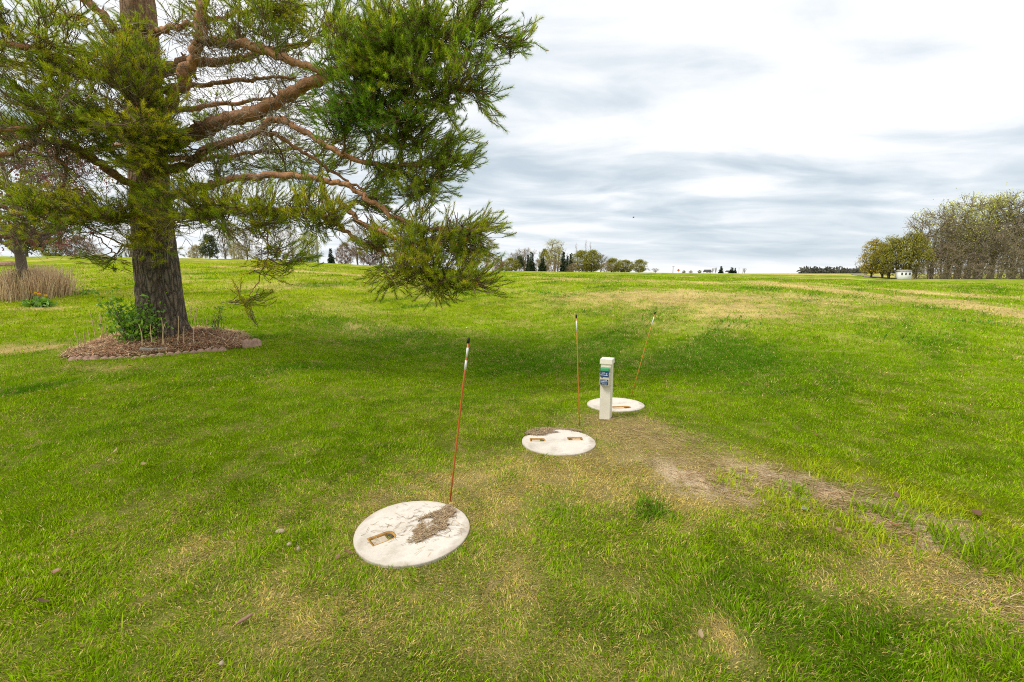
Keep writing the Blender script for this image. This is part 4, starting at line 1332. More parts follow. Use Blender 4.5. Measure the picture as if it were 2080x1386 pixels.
def build_lid(pc, recs, label, seed, chip=None, H=.014):
    rng = np.random.default_rng(seed)
    base = np.array([pc[0], pc[1], tz(pc[0], pc[1]) - .03])
    root = thing('concrete_lid', base, label, 'manhole lid')
    e = .25
    nx_ = (tz(pc[0] + e, pc[1]) - tz(pc[0] - e, pc[1])) / (2 * e); ny_ = (tz(pc[0], pc[1] + e) - tz(pc[0], pc[1] - e)) / (2 * e)
    root.rotation_euler = (math.atan(ny_) * .7, -math.atan(nx_) * .7, 0)
    top = H + .03
    n = 96
    pts = []
    for k in range(n):
        a0 = k / n * 2 * PI
        r = LID_R * (1 + .008 * math.sin(3 * a0 + seed) + .006 * (random.random() - .5))
        if chip:
            for ca, cw, cd in chip:
                dd_ = (a0 - ca + PI) % (2 * PI) - PI
                r *= 1 - cd * math.exp(-(dd_ / cw) ** 4)
        pts.append((r * math.cos(a0), r * math.sin(a0)))
    bm = prism(pts, -.05, top)
    edges = [ed for ed in bm.edges if all(v.co.z > top - .001 for v in ed.verts)]
    bmesh.ops.bevel(bm, geom=edges, offset=.006, segments=2, affect='EDGES', profile=.5)
    slab = from_bm(bm, 'slab', M['concrete'])
    cuts = []
    for (lx, ly, ang, L, Wd, rnd) in recs:
        c = from_bm(prism(rounded_recess(L, Wd, rnd), top - .038, top + .05), 'cutter', M['concrete'])
        c.location = (lx, ly, 0); c.rotation_euler = (0, 0, ang)
        md = slab.modifiers.new('cut', 'BOOLEAN'); md.operation = 'DIFFERENCE'; md.object = c; md.solver = 'EXACT'
        cuts.append(c)
    if cuts:
        dg = bpy.context.evaluated_depsgraph_get(); dg.update()
        me = bpy.data.meshes.new_from_object(slab.evaluated_get(dg))
        slab.modifiers.clear(); slab.data = me
        for c in cuts:
            bpy.data.objects.remove(c, do_unlink=True)
    slab.parent = root
    for (lx, ly, ang, L, Wd, rnd) in recs:
        ol = rounded_recess(L - .004, Wd - .004, rnd)
        fr = frame_strip(ol, .010, top - .036, top - .0015).build('recess_frame', M['rust'], root)
        fr.location = (lx, ly, 0); fr.rotation_euler = (0, 0, ang)
        o = from_bm(prism([(-L / 2 + .02, -Wd / 2 + .019), (L * .16, -Wd / 2 + .019), (L * .16, Wd / 2 - .019), (-L / 2 + .02, Wd / 2 - .019)], top - .037, top - .010, .003), 'insert_block', M['insert'], fr)
        mb = MB()
        # iron grip curving across the open end, dark well below it
        a0 = np.linspace(-1.25, 1.25, 9)
        r0 = Wd / 2 - .024
        mb.tube(np.stack([L / 2 - Wd / 2 + .006 + r0 * np.cos(a0), r0 * np.sin(a0), top - .016 + 0 * a0], 1), .008, 7)
        mb.box((L * .33, 0, top - .034), (L * .26, Wd - .045, .005))
        for k in range(3):
            mb.tube([(L * (.24 + .06 * k), -Wd * .28, top - .020), (L * (.24 + .06 * k), Wd * .28, top - .018)], .0045, 5)
        mb.build('grip', M['dark_iron'], fr)
    return root, base, top


def local(base, px, h=.02):
    p = ground(*px, h)
    return p[0] - base[0], p[1] - base[1]


b1 = np.array([G_LID[0][0], G_LID[0][1], 0]); b2 = np.array([G_LID[1][0], G_LID[1][1], 0]); b3 = np.array([G_LID[2][0], G_LID[2][1], 0])
l1 = local(b1, (777, 1091))
lid1, base1, top1 = build_lid(b1, [(l1[0], l1[1], axis_on(b1, (757, 1099), (803, 1082), .02), .165, .105, .75)], 'nearest round concrete lid, with one recess and a patch of dry grass on it', 1)
l2 = local(b2, (1092, 892)); l3 = local(b2, (1168, 890))
lid2, _, _ = build_lid(b2, [(l2[0], l2[1], 0.0, .155, .10, .6), (l3[0], l3[1], PI, .155, .10, .35)], 'middle round concrete lid with two facing recesses and a broken back edge', 2, chip=[(math.radians(128), .42, .17)])
l4 = local(b3, (1263, 827))
lid3, base3, top3 = build_lid(b3, [(l4[0], l4[1], .1, .24, .13, .9)], 'round concrete lid partly hidden behind the cream post', 3)

# dry clippings on the nearest lid, leaf crumbs beside the middle one
rng = np.random.default_rng(8)
poly = [(823, 1083), (838, 1062), (848, 1046), (890, 1030), (912, 1018), (930, 1032), (915, 1050), (905, 1064), (880, 1078), (852, 1092), (830, 1094)]
pw = np.array([ground(*p, .045) for p in poly])


def inpoly(x, y, P):
    r = np.zeros(len(x), bool)
    j = len(P) - 1
    for i in range(len(P)):
        c_ = ((P[i, 1] > y) != (P[j, 1] > y)) & (x < (P[j, 0] - P[i, 0]) * (y - P[i, 1]) / (P[j, 1] - P[i, 1] + 1e-12) + P[i, 0])
        r ^= c_
        j = i
    return r


def clippings(pw, n, z0, thick, sc=1.0, scatter=0):
    mn, mx = pw[:, :2].min(0), pw[:, :2].max(0)
    x = rng.uniform(mn[0], mx[0], n); y = rng.uniform(mn[1], mx[1], n)
    ok = inpoly(x, y, pw) & (fbm(x * 11, y * 11, 4, 3) > .40)
    x, y = x[ok], y[ok]
    if scatter:
        xs = rng.normal(pw[:, 0].mean(), .2, scatter); ys = rng.normal(pw[:, 1].mean(), .13, scatter)
        o2 = np.hypot(xs - b1[0], ys - b1[1]) < LID_R - .04
        x = np.concatenate([x, xs[o2]]); y = np.concatenate([y, ys[o2]])
    n = len(x)
    z = z0(x, y) + rng.uniform(0, thick, n)
    L = rng.uniform(.02, .06, n) * sc; d = rng.normal(.5, .8, n); el = rng.normal(0, .12, n)
    D = np.stack([np.cos(d), np.sin(d), np.sin(el)], 1) * L[:, None]
    B = np.stack([x, y, z], 1); sd = np.stack([-np.sin(d), np.cos(d), np.zeros(n)], 1) * .0016
    V = np.stack([B - D * .5 - sd, B - D * .5 + sd, B + D * .5 + sd * .6, B + D * .5 - sd * .6], 1)
    pal = np.array([(.33, .22, .12), (.44, .31, .17), (.24, .15, .08), (.55, .42, .24)])
    c = pal[rng.integers(0, 4, n)] * rng.uniform(.6, 1.15, (n, 1))
    mb = MB(); mb.add(V.reshape(-1, 3), None, np.arange(4 * n).reshape(-1, 4), np.repeat(c, 4, 0))
    return mb


er1 = lid1.rotation_euler
ztop1 = lambda x, y: base1[2] + top1 + .001 + (y - b1[1]) * math.tan(er1[0]) - (x - b1[0]) * math.tan(er1[1])
tag(clippings(pw, 5200, ztop1, .009, 1.15, 220).build('dry_grass', M['litter']), kind='stuff')
# dead thatch filling the broken edge of the middle lid
pw2 = np.array([ground(*p, .03) for p in [(1066, 878), (1080, 869), (1110, 866), (1160, 868), (1185, 873), (1150, 875), (1112, 878), (1108, 882), (1085, 881)]])
o = clippings(pw2, 3000, lambda x, y: terrain(x, y) + .010, .016, 1.3).build('dead_thatch', M['litter'])
tag(o, kind='stuff')


# ------------------------------------------------------------------ marker stakes
def stake(base_px, top_px, colour, bands, label, r=.0055, dY=0.0):
    b0 = ground(*base_px)
    t0 = at(top_px[0], top_px[1], b0[1] + dY)
    L = float(np.linalg.norm(t0 - b0)); d = (t0 - b0) / L
    root = thing('marker_stake', b0, label, 'marker stake', 'reflective marker stakes beside the concrete lids')
    root.rotation_euler = Vector(d).to_track_quat('Z', 'Y').to_euler()
    mb = MB(); mb.tube([(0, 0, -.12), (0.004, 0, L * .4), (0.002, .002, L * .7), (0, 0, L)], r, 10); mb.build('pole', colour, root, None, True)
    for f0, f1 in bands:
        mb = MB(); zz = np.linspace(L * (1 - f0), L * (1 - f1), 3); mb.tube(np.stack([.0012 + 0 * zz, 0 * zz, zz], 1), r + .0015, 12); mb.build('reflective_band', M['band'], root, None, True)
    mb = MB(); mb.tube([(0, 0, L - .028), (0, 0, L + .004), (0, 0, L + .010)], [r + .0035, r + .0035, r + .001], 12); mb.build('cap', M['black'], root, None, True)
    return root


stake((914, 1019), (952, 689), M['red_orange'], [(.05, .105), (.125, .182)], 'red orange stake with two white bands behind the nearest lid', .0062)
stake((1177, 868), (1170.5, 641), M['orange'], [(.045, .145)], 'amber stake with one white band standing upright behind the middle lid')
stake((1282, 807), (1331, 635), M['orange'], [(.05, .155)], 'amber stake leaning to the right behind the farthest lid')

# ------------------------------------------------------------------ control post
rz = math.radians(-23)
root = thing('control_post', POST, 'square cream post with blue labelled alarm box between the concrete lids', 'post', rz=rz)
PH, PW = .685, .124
bm = bmesh.new()
bmesh.ops.create_cube(bm, size=1)
bmesh.ops.scale(bm, vec=(PW, PW, PH + .15), verts=bm.verts)
bmesh.ops.translate(bm, vec=(0, 0, (PH - .15) / 2), verts=bm.verts)
bmesh.ops.bevel(bm, geom=[e for e in bm.edges], offset=.005, segments=2, affect='EDGES')
from_bm(bm, 'post', M['vinyl'], root)
bm = bmesh.new()
bmesh.ops.create_cube(bm, size=1)
bmesh.ops.scale(bm, vec=(PW + .022, PW + .022, .058), verts=bm.verts)
for v in bm.verts:
    if v.co.z > 0:
        v.co.x *= .95; v.co.y *= .95
bmesh.ops.translate(bm, vec=(0, 0, PH - .004), verts=bm.verts)
bmesh.ops.bevel(bm, geom=[e for e in bm.edges], offset=.003, segments=2, affect='EDGES')
from_bm(bm, 'cap', M['vinyl'], root)
BW, BH, BD = .118, .215, .062
zb = PH - .062 - BH
yb = -PW / 2


def rbox(name, m_, c, s, bev, parent=root):
    bm = bmesh.new()
    bmesh.ops.create_cube(bm, size=1)
    bmesh.ops.scale(bm, vec=s, verts=bm.verts)
    bmesh.ops.bevel(bm, geom=bm.edges[:], offset=bev, segments=3, affect='EDGES')
    bmesh.ops.translate(bm, vec=c, verts=bm.verts)
    return from_bm(bm, name, m_, parent)


box_ = rbox('alarm_box', M['cream'], (0, yb - BD / 2 + .004, zb + BH * .36), (BW, BD, BH * .72), .010)
rbox('back_plate', M['cream'], (0, yb - .009, zb + BH * .78), (BW - .004, .02, BH * .50), .004, box_)
rbox('beacon_cover', M['beacon'], (-.002, yb - BD * .5, zb + BH * .86), (BW - .016, BD * .86, BH * .24), .009, box_)
yl = yb - BD + .004


def label_plate(zc_, w, h, lines, cross):
    p = rbox('label', M['blue'], (-.004, yl - .0025, zc_), (w, .006, h), .002, box_)
    mb = MB()
    rg = random.Random(int(zc_ * 1000))
    for (lz, lx0, lx1, th) in lines:
        x = lx0
        while x < lx1:
            ww = rg.uniform(.004, .010)
            mb.box((-.004 + x + ww / 2, yl - .0062, zc_ + lz), (ww, .0012, th * rg.uniform(.7, 1)))
            x += ww + rg.uniform(.0015, .003)
    if cross:
        mb.box((.024, yl - .0064, zc_ - .004), (.006, .0014, .034)); mb.box((.024, yl - .0067, zc_ - .014), (.022, .0012, .006))
    mb.build('lettering', M['white'], p)


label_plate(zb + BH * .66, .096, .070, [(.018, -.030, .010, .005), (.004, -.034, .012, .004), (-.014, -.042, .012, .010)], True)
label_plate(zb + BH * .22, .090, .060, [(.022, -.036, .030, .006), (.006, -.038, .034, .007), (-.008, -.036, .030, .004), (-.021, -.024, .020, .006)], False)
rbox('indicator', M['led'], (-.030, yl - .001, zb + BH * .455), (.016, .006, .007), .002, box_)

# ------------------------------------------------------------------ fallen leaves, stones and bark on the lawn
rng = np.random.default_rng(31)


def leaf_obj(px, size, label, colr, seed):
    p = ground(*px)
    mb = MB()
    r_ = np.random.default_rng(seed)
    nx_, ny_ = 7, 4
    xs = np.linspace(-1, 1, nx_)
    V = []
    for x in xs:
        w = (1 - abs(x) ** 2.2) * .48 + .03
        for y in np.linspace(-1, 1, ny_):
            V.append((x * size * .5, y * w * size * .5 * r_.uniform(.8, 1.15), .012 + size * (.16 * x * x + .22 * (y * w) ** 2) + r_.uniform(0, .004)))
    Q = [[i * ny_ + j, (i + 1) * ny_ + j, (i + 1) * ny_ + j + 1, i * ny_ + j + 1] for i in range(nx_ - 1) for j in range(ny_ - 1)]
    mb.add(V, None, Q, np.array(colr))
    o = mb.build('fallen_leaf', M['leaf'])
    o.location = p + [0, 0, .018]
    o.rotation_euler = (r_.normal(0, .25), r_.normal(0, .25), r_.uniform(0, 6))
    return o


LV = [((732, 813), .10, 'curled tan leaf on the lawn between the pine bed and the first stake', (.42, .25, .12)), ((1658, 890), .085, 'brown leaf on the green bank right of the cream post', (.34, .18, .09)),
      ((1311, 1033), .065, 'reddish leaf beside the dark green tuft right of the nearest lid', (.36, .14, .07)), ((1981, 1051), .09, 'dark brown curled leaf above the rank green tufts at the right', (.20, .10, .055)),
      ((1812, 1074), .07, 'russet leaf lying on the bare soil patch', (.38, .17, .08)), ((1822, 1015), .08, 'brown leaf beside the yellow grass above the bare patch', (.24, .13, .07)),
      ((237, 922), .07, 'small pale tan leaf on the left lawn, farthest of two', (.46, .33, .18)), ((294, 950), .07, 'small tan leaf on the left lawn, nearer of two', (.42, .27, .13)),
      ((355, 981), .05, 'small reddish brown leaf in the left lawn', (.30, .14, .09)), ((120, 1170), .06, 'reddish leaf low in the grass at the left', (.36, .18, .11)),
      ((84, 1234), .06, 'dark brown leaf low in the grass near the left edge', (.20, .11, .07)), ((262, 900), .05, 'brown crumb of leaf in the lawn left of the stake', (.25, .15, .08)),
      ((748, 680), .07, 'tan leaf in the dark green hollow behind the first stake', (.45, .32, .18)), ((660, 715), .08, 'pale leaf on the lawn right of the pine bed', (.40, .28, .18)),
      ((632, 717), .06, 'dark leaf on the lawn right of the pine bed', (.14, .09, .06)), ((1179, 688), .06, 'cream leaf behind the upright amber stake', (.55, .48, .36)),
      ((1585, 735), .07, 'pale leaf on the far green bank', (.5, .42, .3)), ((265, 748), .08, 'dark leaf lying in front of the pine bed', (.07, .05, .035)),
      ((1740, 945), .05, 'small tan leaf above the yellow grass', (.42, .26, .14)), ((1700, 1085), .06, 'tan curled leaf under the bare patch', (.38, .22, .12)), ((1420, 1300), .05, 'small straw coloured leaf in the near grass', (.5, .36, .2)),
      ((950, 1000), .05, 'small brown leaf near the foot of the first stake', (.3, .17, .09)), ((705, 1132), .07, 'pinkish brown leaf left of the nearest lid', (.34, .17, .12)), ((690, 1140), .05, 'brown crumpled leaf at the left of the nearest lid', (.26, .15, .09))]
for k, (px, s, lb, cc) in enumerate(LV):
    tag(leaf_obj(px, s, lb, cc, k), lb, 'leaf', 'fallen leaves on the lawn')


def pebble(name, px, s, label, m_, cat, stretch=(1, 1, 1), rot=0.0, lift=.012):
    p = ground(*px)
    bm = bmesh.new()
    bmesh.ops.create_icosphere(bm, subdivisions=3, radius=.5)
    r_ = random.Random(px[0])
    o1, o2 = r_.uniform(0, 99), r_.uniform(0, 99)
    for v in bm.verts:
        f = 1 + .35 * (float(fbm(np.array([v.co.x * 2 + o1]), np.array([v.co.y * 2 + v.co.z * 1.7 + o2]), 3, 3)[0]) - .5)
        v.co = Vector((v.co.x * s * stretch[0] * f, v.co.y * s * stretch[1] * f, v.co.z * s * stretch[2] * f))
    o = from_bm(bm, name, m_, None, True)
    o.location = p + [0, 0, lift]; o.rotation_euler = (0, 0, rot)
    return tag(o, label, cat)


M['stone'] = rough('pale_stone', (.36, .28, .19), .9, (30, .3), .4, 60)
M['barkchip'] = rough('bark_chip', (.28, .16, .11), .9, (30, .4), .6, 60)
pebble('pebble', (588, 1113), .030, 'pale round pebble left of the nearest lid, next to a smaller one', M['stone'], 'pebble', (1, .9, .8), lift=.022)
pebble('pebble', (607, 1123), .028, 'pale upright pebble left of the nearest lid, nearer to it', M['stone'], 'pebble', (.7, .8, 1.2), lift=.022)
pebble('flat_stone', (570, 1086), .060, 'pinkish grey flat stone in the grass left of the nearest lid', M['stone'], 'stone', (1, .7, .5), lift=.022)
pebble('pebble', (451, 1357), .022, 'ochre pebble in the near grass at the bottom of the lawn', M['stone'], 'pebble', (1, .9, .9), lift=.022)
pebble('bark_chip', (497, 1266), .085, 'reddish brown strip of bark lying in the near grass', M['barkchip'], 'bark', (1.0, .22, .2), 1.0, lift=.022)
pebble('mushroom', (948, 668), .045, 'small white mushroom in the dark grass of the hollow', M['band'], 'mushroom', (1, 1, .8), lift=.03)
pebble('pebble', (918, 665), .04, 'narrow tan pebble left of the white mushroom', M['stone'], 'pebble', (.5, .6, 1.1), lift=.03)
pebble('stone', (1634, 1036), .040, 'grey stone on the bare soil patch', M['slate'], 'stone', (1.3, .8, .6))
pebble('stone', (1826, 1049), .040, 'pale stone on the right of the bare soil patch', M['stone'], 'stone', (1.1, .8, .6))


# ------------------------------------------------------------------ trees of the distance
def grow(rng, H, Wd, shape, n_t, trunk_r, low=.2, leafn=0, leaf=.3, lcols=((.1, .15, .02),), wcol=(.16, .13, .11), twig=3, twig_l=.08, lean=0.0, stems=1, minr=.012, leafspread=.05, twr=.008):
    """a tree grown towards points in its crown: trunk/branch wood and a leaf cloud"""
    wood = MB(); lv = MB()
    nodes = []; par = []
    for s_ in range(stems):
        dx, dy = (0, 0) if stems == 1 else (rng.normal(0, .06 * Wd), rng.normal(0, .06 * Wd))
        hh = H * (.72 if shape != 'spire' else .97)
        for k in range(9):
            f = k / 8
            nodes.append(np.array([dx * (1 + 2.5 * f) + lean * H * f * f + rng.normal(0, .008 * H) * f, dy * (1 + 2.5 * f) + rng.normal(0, .008 * H) * f, hh * f - .02 * H * (k == 0)]))
            par.append(-1 if k == 0 else len(nodes) - 2)
    T = []
    while len(T) < n_t:
        z = rng.uniform(low, 1)
        f = (z - low) / (1 - low)
        if shape == 'round':
            w = math.sin(PI * min(1, .12 + .88 * f)) ** .6
        elif shape == 'vase':
            w = .35 + .75 * f ** .8 if f < .75 else 1.0 * math.sqrt(max(0, 1 - ((f - .75) / .27) ** 2)) + .1
        elif shape == 'column':
            w = (.35 + .3 * math.sin(PI * f)) * (1 - .5 * f)
        elif shape == 'brush':
            w = .8 + .3 * math.sin(PI * f)
        else:
            w = 1 - f
        a_ = rng.uniform(0, 2 * PI); q = math.sqrt(rng.uniform(.05, 1))
        lump = .50 + .85 * vnoise(np.array([a_ * 1.6 + 3 * s_]), np.array([z * 4.0]), int(H * 10) % 97)[0]
        T.append(np.array([math.cos(a_) * q * w * lump * Wd / 2 + lean * H * z, math.sin(a_) * q * w * lump * Wd / 2, z * H]))
    T.sort(key=lambda p: math.hypot(p[0], p[1]) + abs(p[2] - .4 * H) * .3)
    N = np.zeros((len(nodes) + 2 * n_t, 3)); N[:len(nodes)] = nodes
    cnt = len(nodes); ends = []
    for p in T:
        d = np.linalg.norm(N[:cnt] - p, axis=1) + np.where(N[:cnt, 2] > p[2] - .02 * H, (N[:cnt, 2] - p[2] + .02 * H) * 1.4, 0)
        k = int(np.argmin(d)); q = N[k]
        N[cnt] = q + (p - q) * .5 + rng.normal(0, .05, 3) * np.linalg.norm(p - q) * 2 + np.array([0, 0, .04 * np.linalg.norm(p - q)])
        par += [k, cnt]; N[cnt + 1] = p; ends.append(cnt + 1); cnt += 2
    load = np.zeros(cnt)
    for e in ends:
        load[e] = 1
    par = np.array(par)
    for k in range(cnt - 1, -1, -1):
        if par[k] >= 0:
            load[par[k]] += load[k]
    load = np.maximum(load, .6)
    tot = max(load.max(), 1)
    rad = np.maximum(trunk_r * (load / tot) ** .52, minr)
    idx = np.arange(cnt)[par >= 0]
    c = np.array(wcol) * rng.uniform(.7, 1.3, (len(idx), 1))
    wood.cones(N[par[idx]], N[idx], np.minimum(rad[par[idx]], rad[idx] * 1.6), rad[idx], 5, c)
    E = N[ends]
    A = []; B = []
    for r_ in range(twig):
        d = E - N[par[ends]]; d = d / (np.linalg.norm(d, axis=1)[:, None] + 1e-9) + rng.normal(0, .55, E.shape) + [0, 0, .25]
        d /= np.linalg.norm(d, axis=1)[:, None]
        e1 = E + d * H * twig_l * rng.uniform(.5, 1.2, (len(E), 1))
        A.append(E); B.append(e1)
        d2 = d + rng.normal(0, .5, E.shape)
        A.append((E + e1) / 2); B.append((E + e1) / 2 + d2 * H * twig_l * .5)
    if twig:
        A = np.concatenate(A); B = np.concatenate(B)
        wood.cones(A, B, twr, twr * .5, 3, np.array(wcol) * 1.15 * rng.uniform(.7, 1.3, (len(A), 1)))
    if leafn:
        src = np.concatenate([E, B]) if twig else E
        k = rng.integers(0, len(src), leafn)
        P = src[k] + rng.normal(0, leafspread * H * .5, (leafn, 3))
        leaf_cloud(lv, P, rng.normal(size=(leafn, 3)) + [0, 0, -.2], leaf, lcols, rng)
    return wood, lv


def spruce(rng, H, Wd, cols, wcol=(.10, .075, .055), tiers=26):
    wood = MB(); lv = MB()
    wood.tube([(0, 0, -.02 * H), (0, 0, H * .5), (0, 0, H * .98)], [H * .02, H * .013, H * .002], 6, wcol)
    P = []; D = []
    for k in range(tiers):
        f = k / tiers
        z = H * (.05 + .93 * f); R = Wd / 2 * (1 - f) ** .85 * rng.uniform(.8, 1.1)
        nb = max(5, int(11 * (1 - f)) + 3)
        for b_ in range(nb):
            a_ = rng.uniform(0, 2 * PI); L = R * rng.uniform(.65, 1.12)
            d = np.array([math.cos(a_), math.sin(a_), -.22])
            m_ = max(4, int(16 * (1 - f)))
            t_ = rng.uniform(.15, 1, m_)
            P.append(np.array([0, 0, z]) + d * (t_ * L)[:, None] + rng.normal(0, .02 * H, (m_, 3)) * [1, 1, .5])
            D.append(np.tile(d, (m_, 1)) + rng.normal(0, .55, (m_, 3)))
    P = np.concatenate(P); D = np.concatenate(D)
    leaf_cloud(lv, P, D, Wd * .17, cols, rng)
    return wood, lv


KINDS = {}


def kind_meshes(key, maker):
    w, l = maker
    KINDS[key] = (w, l)


rngT = np.random.default_rng(99)
BROWN = (.150, .110, .065); GREY = (.165, .130, .090); MAUVE = (.190, .120, .095)
kind_meshes('bare', grow(rngT, 10, 7, 'vase', 150, .30, .18, 1100, .20, [(.44, .40, .11), (.36, .28, .12)], (.19, .15, .105), 5, .12, minr=.022, stems=2, twr=.022))
kind_meshes('bare_tall', grow(rngT, 10, 5.6, 'vase', 110, .32, .25, 3600, .20, [(.62, .66, .10), (.54, .56, .09), (.44, .42, .10)], (.20, .16, .10), 4, .10, stems=2, twr=.020))
kind_meshes('brown_brush', grow(rngT, 10, 11, 'round', 200, .20, .03, 1300, .24, [(.44, .36, .16), (.36, .29, .15), (.50, .48, .13), (.34, .26, .15)], (.24, .19, .125), 5, .12, stems=5, twr=.022))
kind_meshes('mauve', grow(rngT, 10, 14, 'round', 340, .25, .10, 6500, .36, [(.30, .17, .13), (.25, .14, .11), (.33, .25, .11)], MAUVE, 6, .09, stems=3, twr=.028))
kind_meshes('olive', grow(rngT, 10, 10, 'round', 280, .22, .08, 8000, .42, [(.30, .32, .03), (.36, .37, .035), (.22, .24, .028), (.34, .30, .04)], BROWN, 3, .08, stems=2, twr=.02))
kind_meshes('olive_tree', grow(rngT, 10, 9, 'round', 230, .34, .16, 5200, .38, [(.34, .33, .03), (.42, .40, .035), (.26, .26, .028), (.40, .33, .04)], (.09, .07, .05), 3, .08, stems=2, twr=.02))
kind_meshes('lime', grow(rngT, 10, 8, 'round', 240, .20, .12, 6500, .34, [(.46, .50, .05), (.40, .44, .045), (.34, .36, .04)], (.2, .17, .12), 4, .09, stems=2, twr=.018))
kind_meshes('golden', grow(rngT, 10, 9, 'round', 230, .30, .16, 5200, .38, [(.52, .36, .03), (.43, .33, .03), (.34, .30, .03), (.56, .44, .04)], (.06, .05, .042), 3, .08, lean=.03, twr=.02))
kind_meshes('poplar', grow(rngT, 10, 2.2, 'column', 60, .12, .10, 120, .16, [(.36, .30, .15)], (.24, .19, .145), 3, .09, minr=.012, twr=.012))
kind_meshes('spruce', spruce(rngT, 10, 4.2, [(.040, .068, .022), (.052, .082, .026), (.030, .050, .018)]))
kind_meshes('dark_pine', grow(rngT, 10, 5.5, 'round', 140, .20, .22, 3800, .5, [(.075, .105, .03), (.10, .12, .04)], (.12, .09, .07), 3, .07))
kind_meshes('tan_bush', grow(rngT, 10, 14, 'round', 280, .15, .04, 5500, .5, [(.46, .37, .16), (.37, .31, .13), (.48, .43, .15)], (.2, .16, .12), 4, .10, stems=5, twr=.02))
kind_meshes('plum', grow(np.random.default_rng(4), 5.2, 5.6, 'round', 360, .16, .34, 13000, .10, [(.27, .065, .085), (.22, .05, .065), (.33, .11, .11), (.36, .17, .12)], (.13, .095, .08), 3, .06, minr=.009, leafspread=.035, twr=.006))
PROTO = {}


def tree(key, px, top, Y, label, width=None, cat='tree', name='tree', group=None, rot=None, base=None, sink=0.0):
    """stands a tree of a kind where the photo has it; px/top in pixels fix its foot and height"""
    p = at(px, 500, Y)
    z0 = tz(p[0], p[1]) - sink
    H = at(px, top, Y)[2] - z0
    h0 = 5.2 if key == 'plum' else 10.0
    s = H / h0
    rg = random.Random(int(px * 7 + top))
    o = thing(name, (p[0], p[1], z0), label, cat, group)
    if key not in PROTO:
        w, l = KINDS[key]
        a_ = w.build('trunk', M['wood'], o); b_ = l.build('crown', M['leaf'], o) if l.n else None
        PROTO[key] = (a_, b_)
    else:
        for q in PROTO[key]:
            if q is not None:
                c = q.copy(); COL.objects.link(c); c.parent = o
    sx = s
    if width:
        wn = {'bare': 8.2, 'bare_tall': 5.6, 'brown_brush': 12.5, 'mauve': 14.5, 'olive': 10.6, 'lime': 8.8, 'golden': 9.6, 'poplar': 2.2, 'spruce': 4.5, 'dark_pine': 6, 'tan_bush': 15, 'plum': 5.9, 'olive_tree': 9.6}[key]
        sx = (width / FPX * Y) / wn
    o.scale = (sx, sx, s)
    o.rotation_euler = (0, 0, rg.uniform(0, 6.28) if rot is None else rot)
    return o


# the plum behind the flower bed
tree('plum', 38, 262, 14.6, 'purple leaved plum tree behind the tan grass clump at the left', 320, name='plum_tree', rot=.6)

# behind the lawn, left: seen under the pine's boughs
GB = 'trees beyond the crest of the lawn'
tree('dark_pine', 52, 462, 62, 'dark evergreen tree behind the purple plum at the far left', 74, name='evergreen_tree', group=GB)
tree('olive', 104, 486, 70, 'small pale olive tree left of the mauve rounded tree', 46, group=GB)
tree('mauve', 160, 482, 72, 'broad mauve brown rounded tree at the far left horizon', 76, group=GB)
tree('bare', 262, 462, 85, 'bare mauve tree half hidden by the pine trunk', 50, group=GB)
tree('dark_pine', 424, 480, 78, 'sparse dark green pine just right of the big trunk, far off', 36, name='evergreen_tree', group=GB)
tree('tan_bush', 398, 500, 80, 'low tan bush between the big trunk and the sparse dark pine', 40, cat='bush', name='bush', group=GB)
tree('bare', 455, 462, 82, 'bare tree right of the sparse dark pine', 36, group=GB)
tree('bare_tall', 472, 455, 88, 'thin bare tree behind the tan leaved bush', 26, group=GB)
tree('tan_bush', 484, 494, 76, 'tan leaved bush left of the dark bare trunks', 34, cat='bush', name='bush', group=GB)
tree('bare', 502, 462, 78, 'dark bare tree with several trunks under the front bough', 36, group=GB)
tree('brown_brush', 522, 502, 78, 'brown thicket at the foot of the dark bare trees', 36, cat='thicket', name='thicket', group=GB)
tree('bare', 560, 452, 80, 'tall bare tree left of the yellow green tree', 44, group=GB)
tree('bare', 592, 466, 88, 'small bare tree nearest the yellow green tree', 30, group=GB)
tree('lime', 627, 474, 76, 'yellow green tree in young leaf beside the pale pole', 48, group=GB)
tree('spruce', 671, 504, 76, 'small dark spruce right of the pale pole', 18, name='spruce_tree', group=GB)
tree('mauve', 700, 496, 82, 'mauve thicket right of the small dark spruce', 44, cat='thicket', name='thicket', group=GB)
tree('bare', 726, 462, 86, 'bare tree rising from the mauve thickets', 50, group=GB)
tree('mauve', 750, 492, 84, 'wide mauve thicket behind the low right bough', 62, cat='thicket', name='thicket', group=GB)
tree('bare_tall', 772, 456, 90, 'tall bare tree behind the low right bough', 28, group=GB)
tree('mauve', 812, 502, 90, 'mauve thicket hidden behind the low right bough', 60, cat='thicket', name='thicket', group=GB)
tree('brown_brush', 880, 508, 100, 'brown thicket behind the pine needles of the low right bough', 60, cat='thicket', name='thicket', group=GB)
tree('brown_brush', 950, 514, 120, 'brown thicket just left of the centre wood', 46, cat='thicket', name='thicket', group=GB)

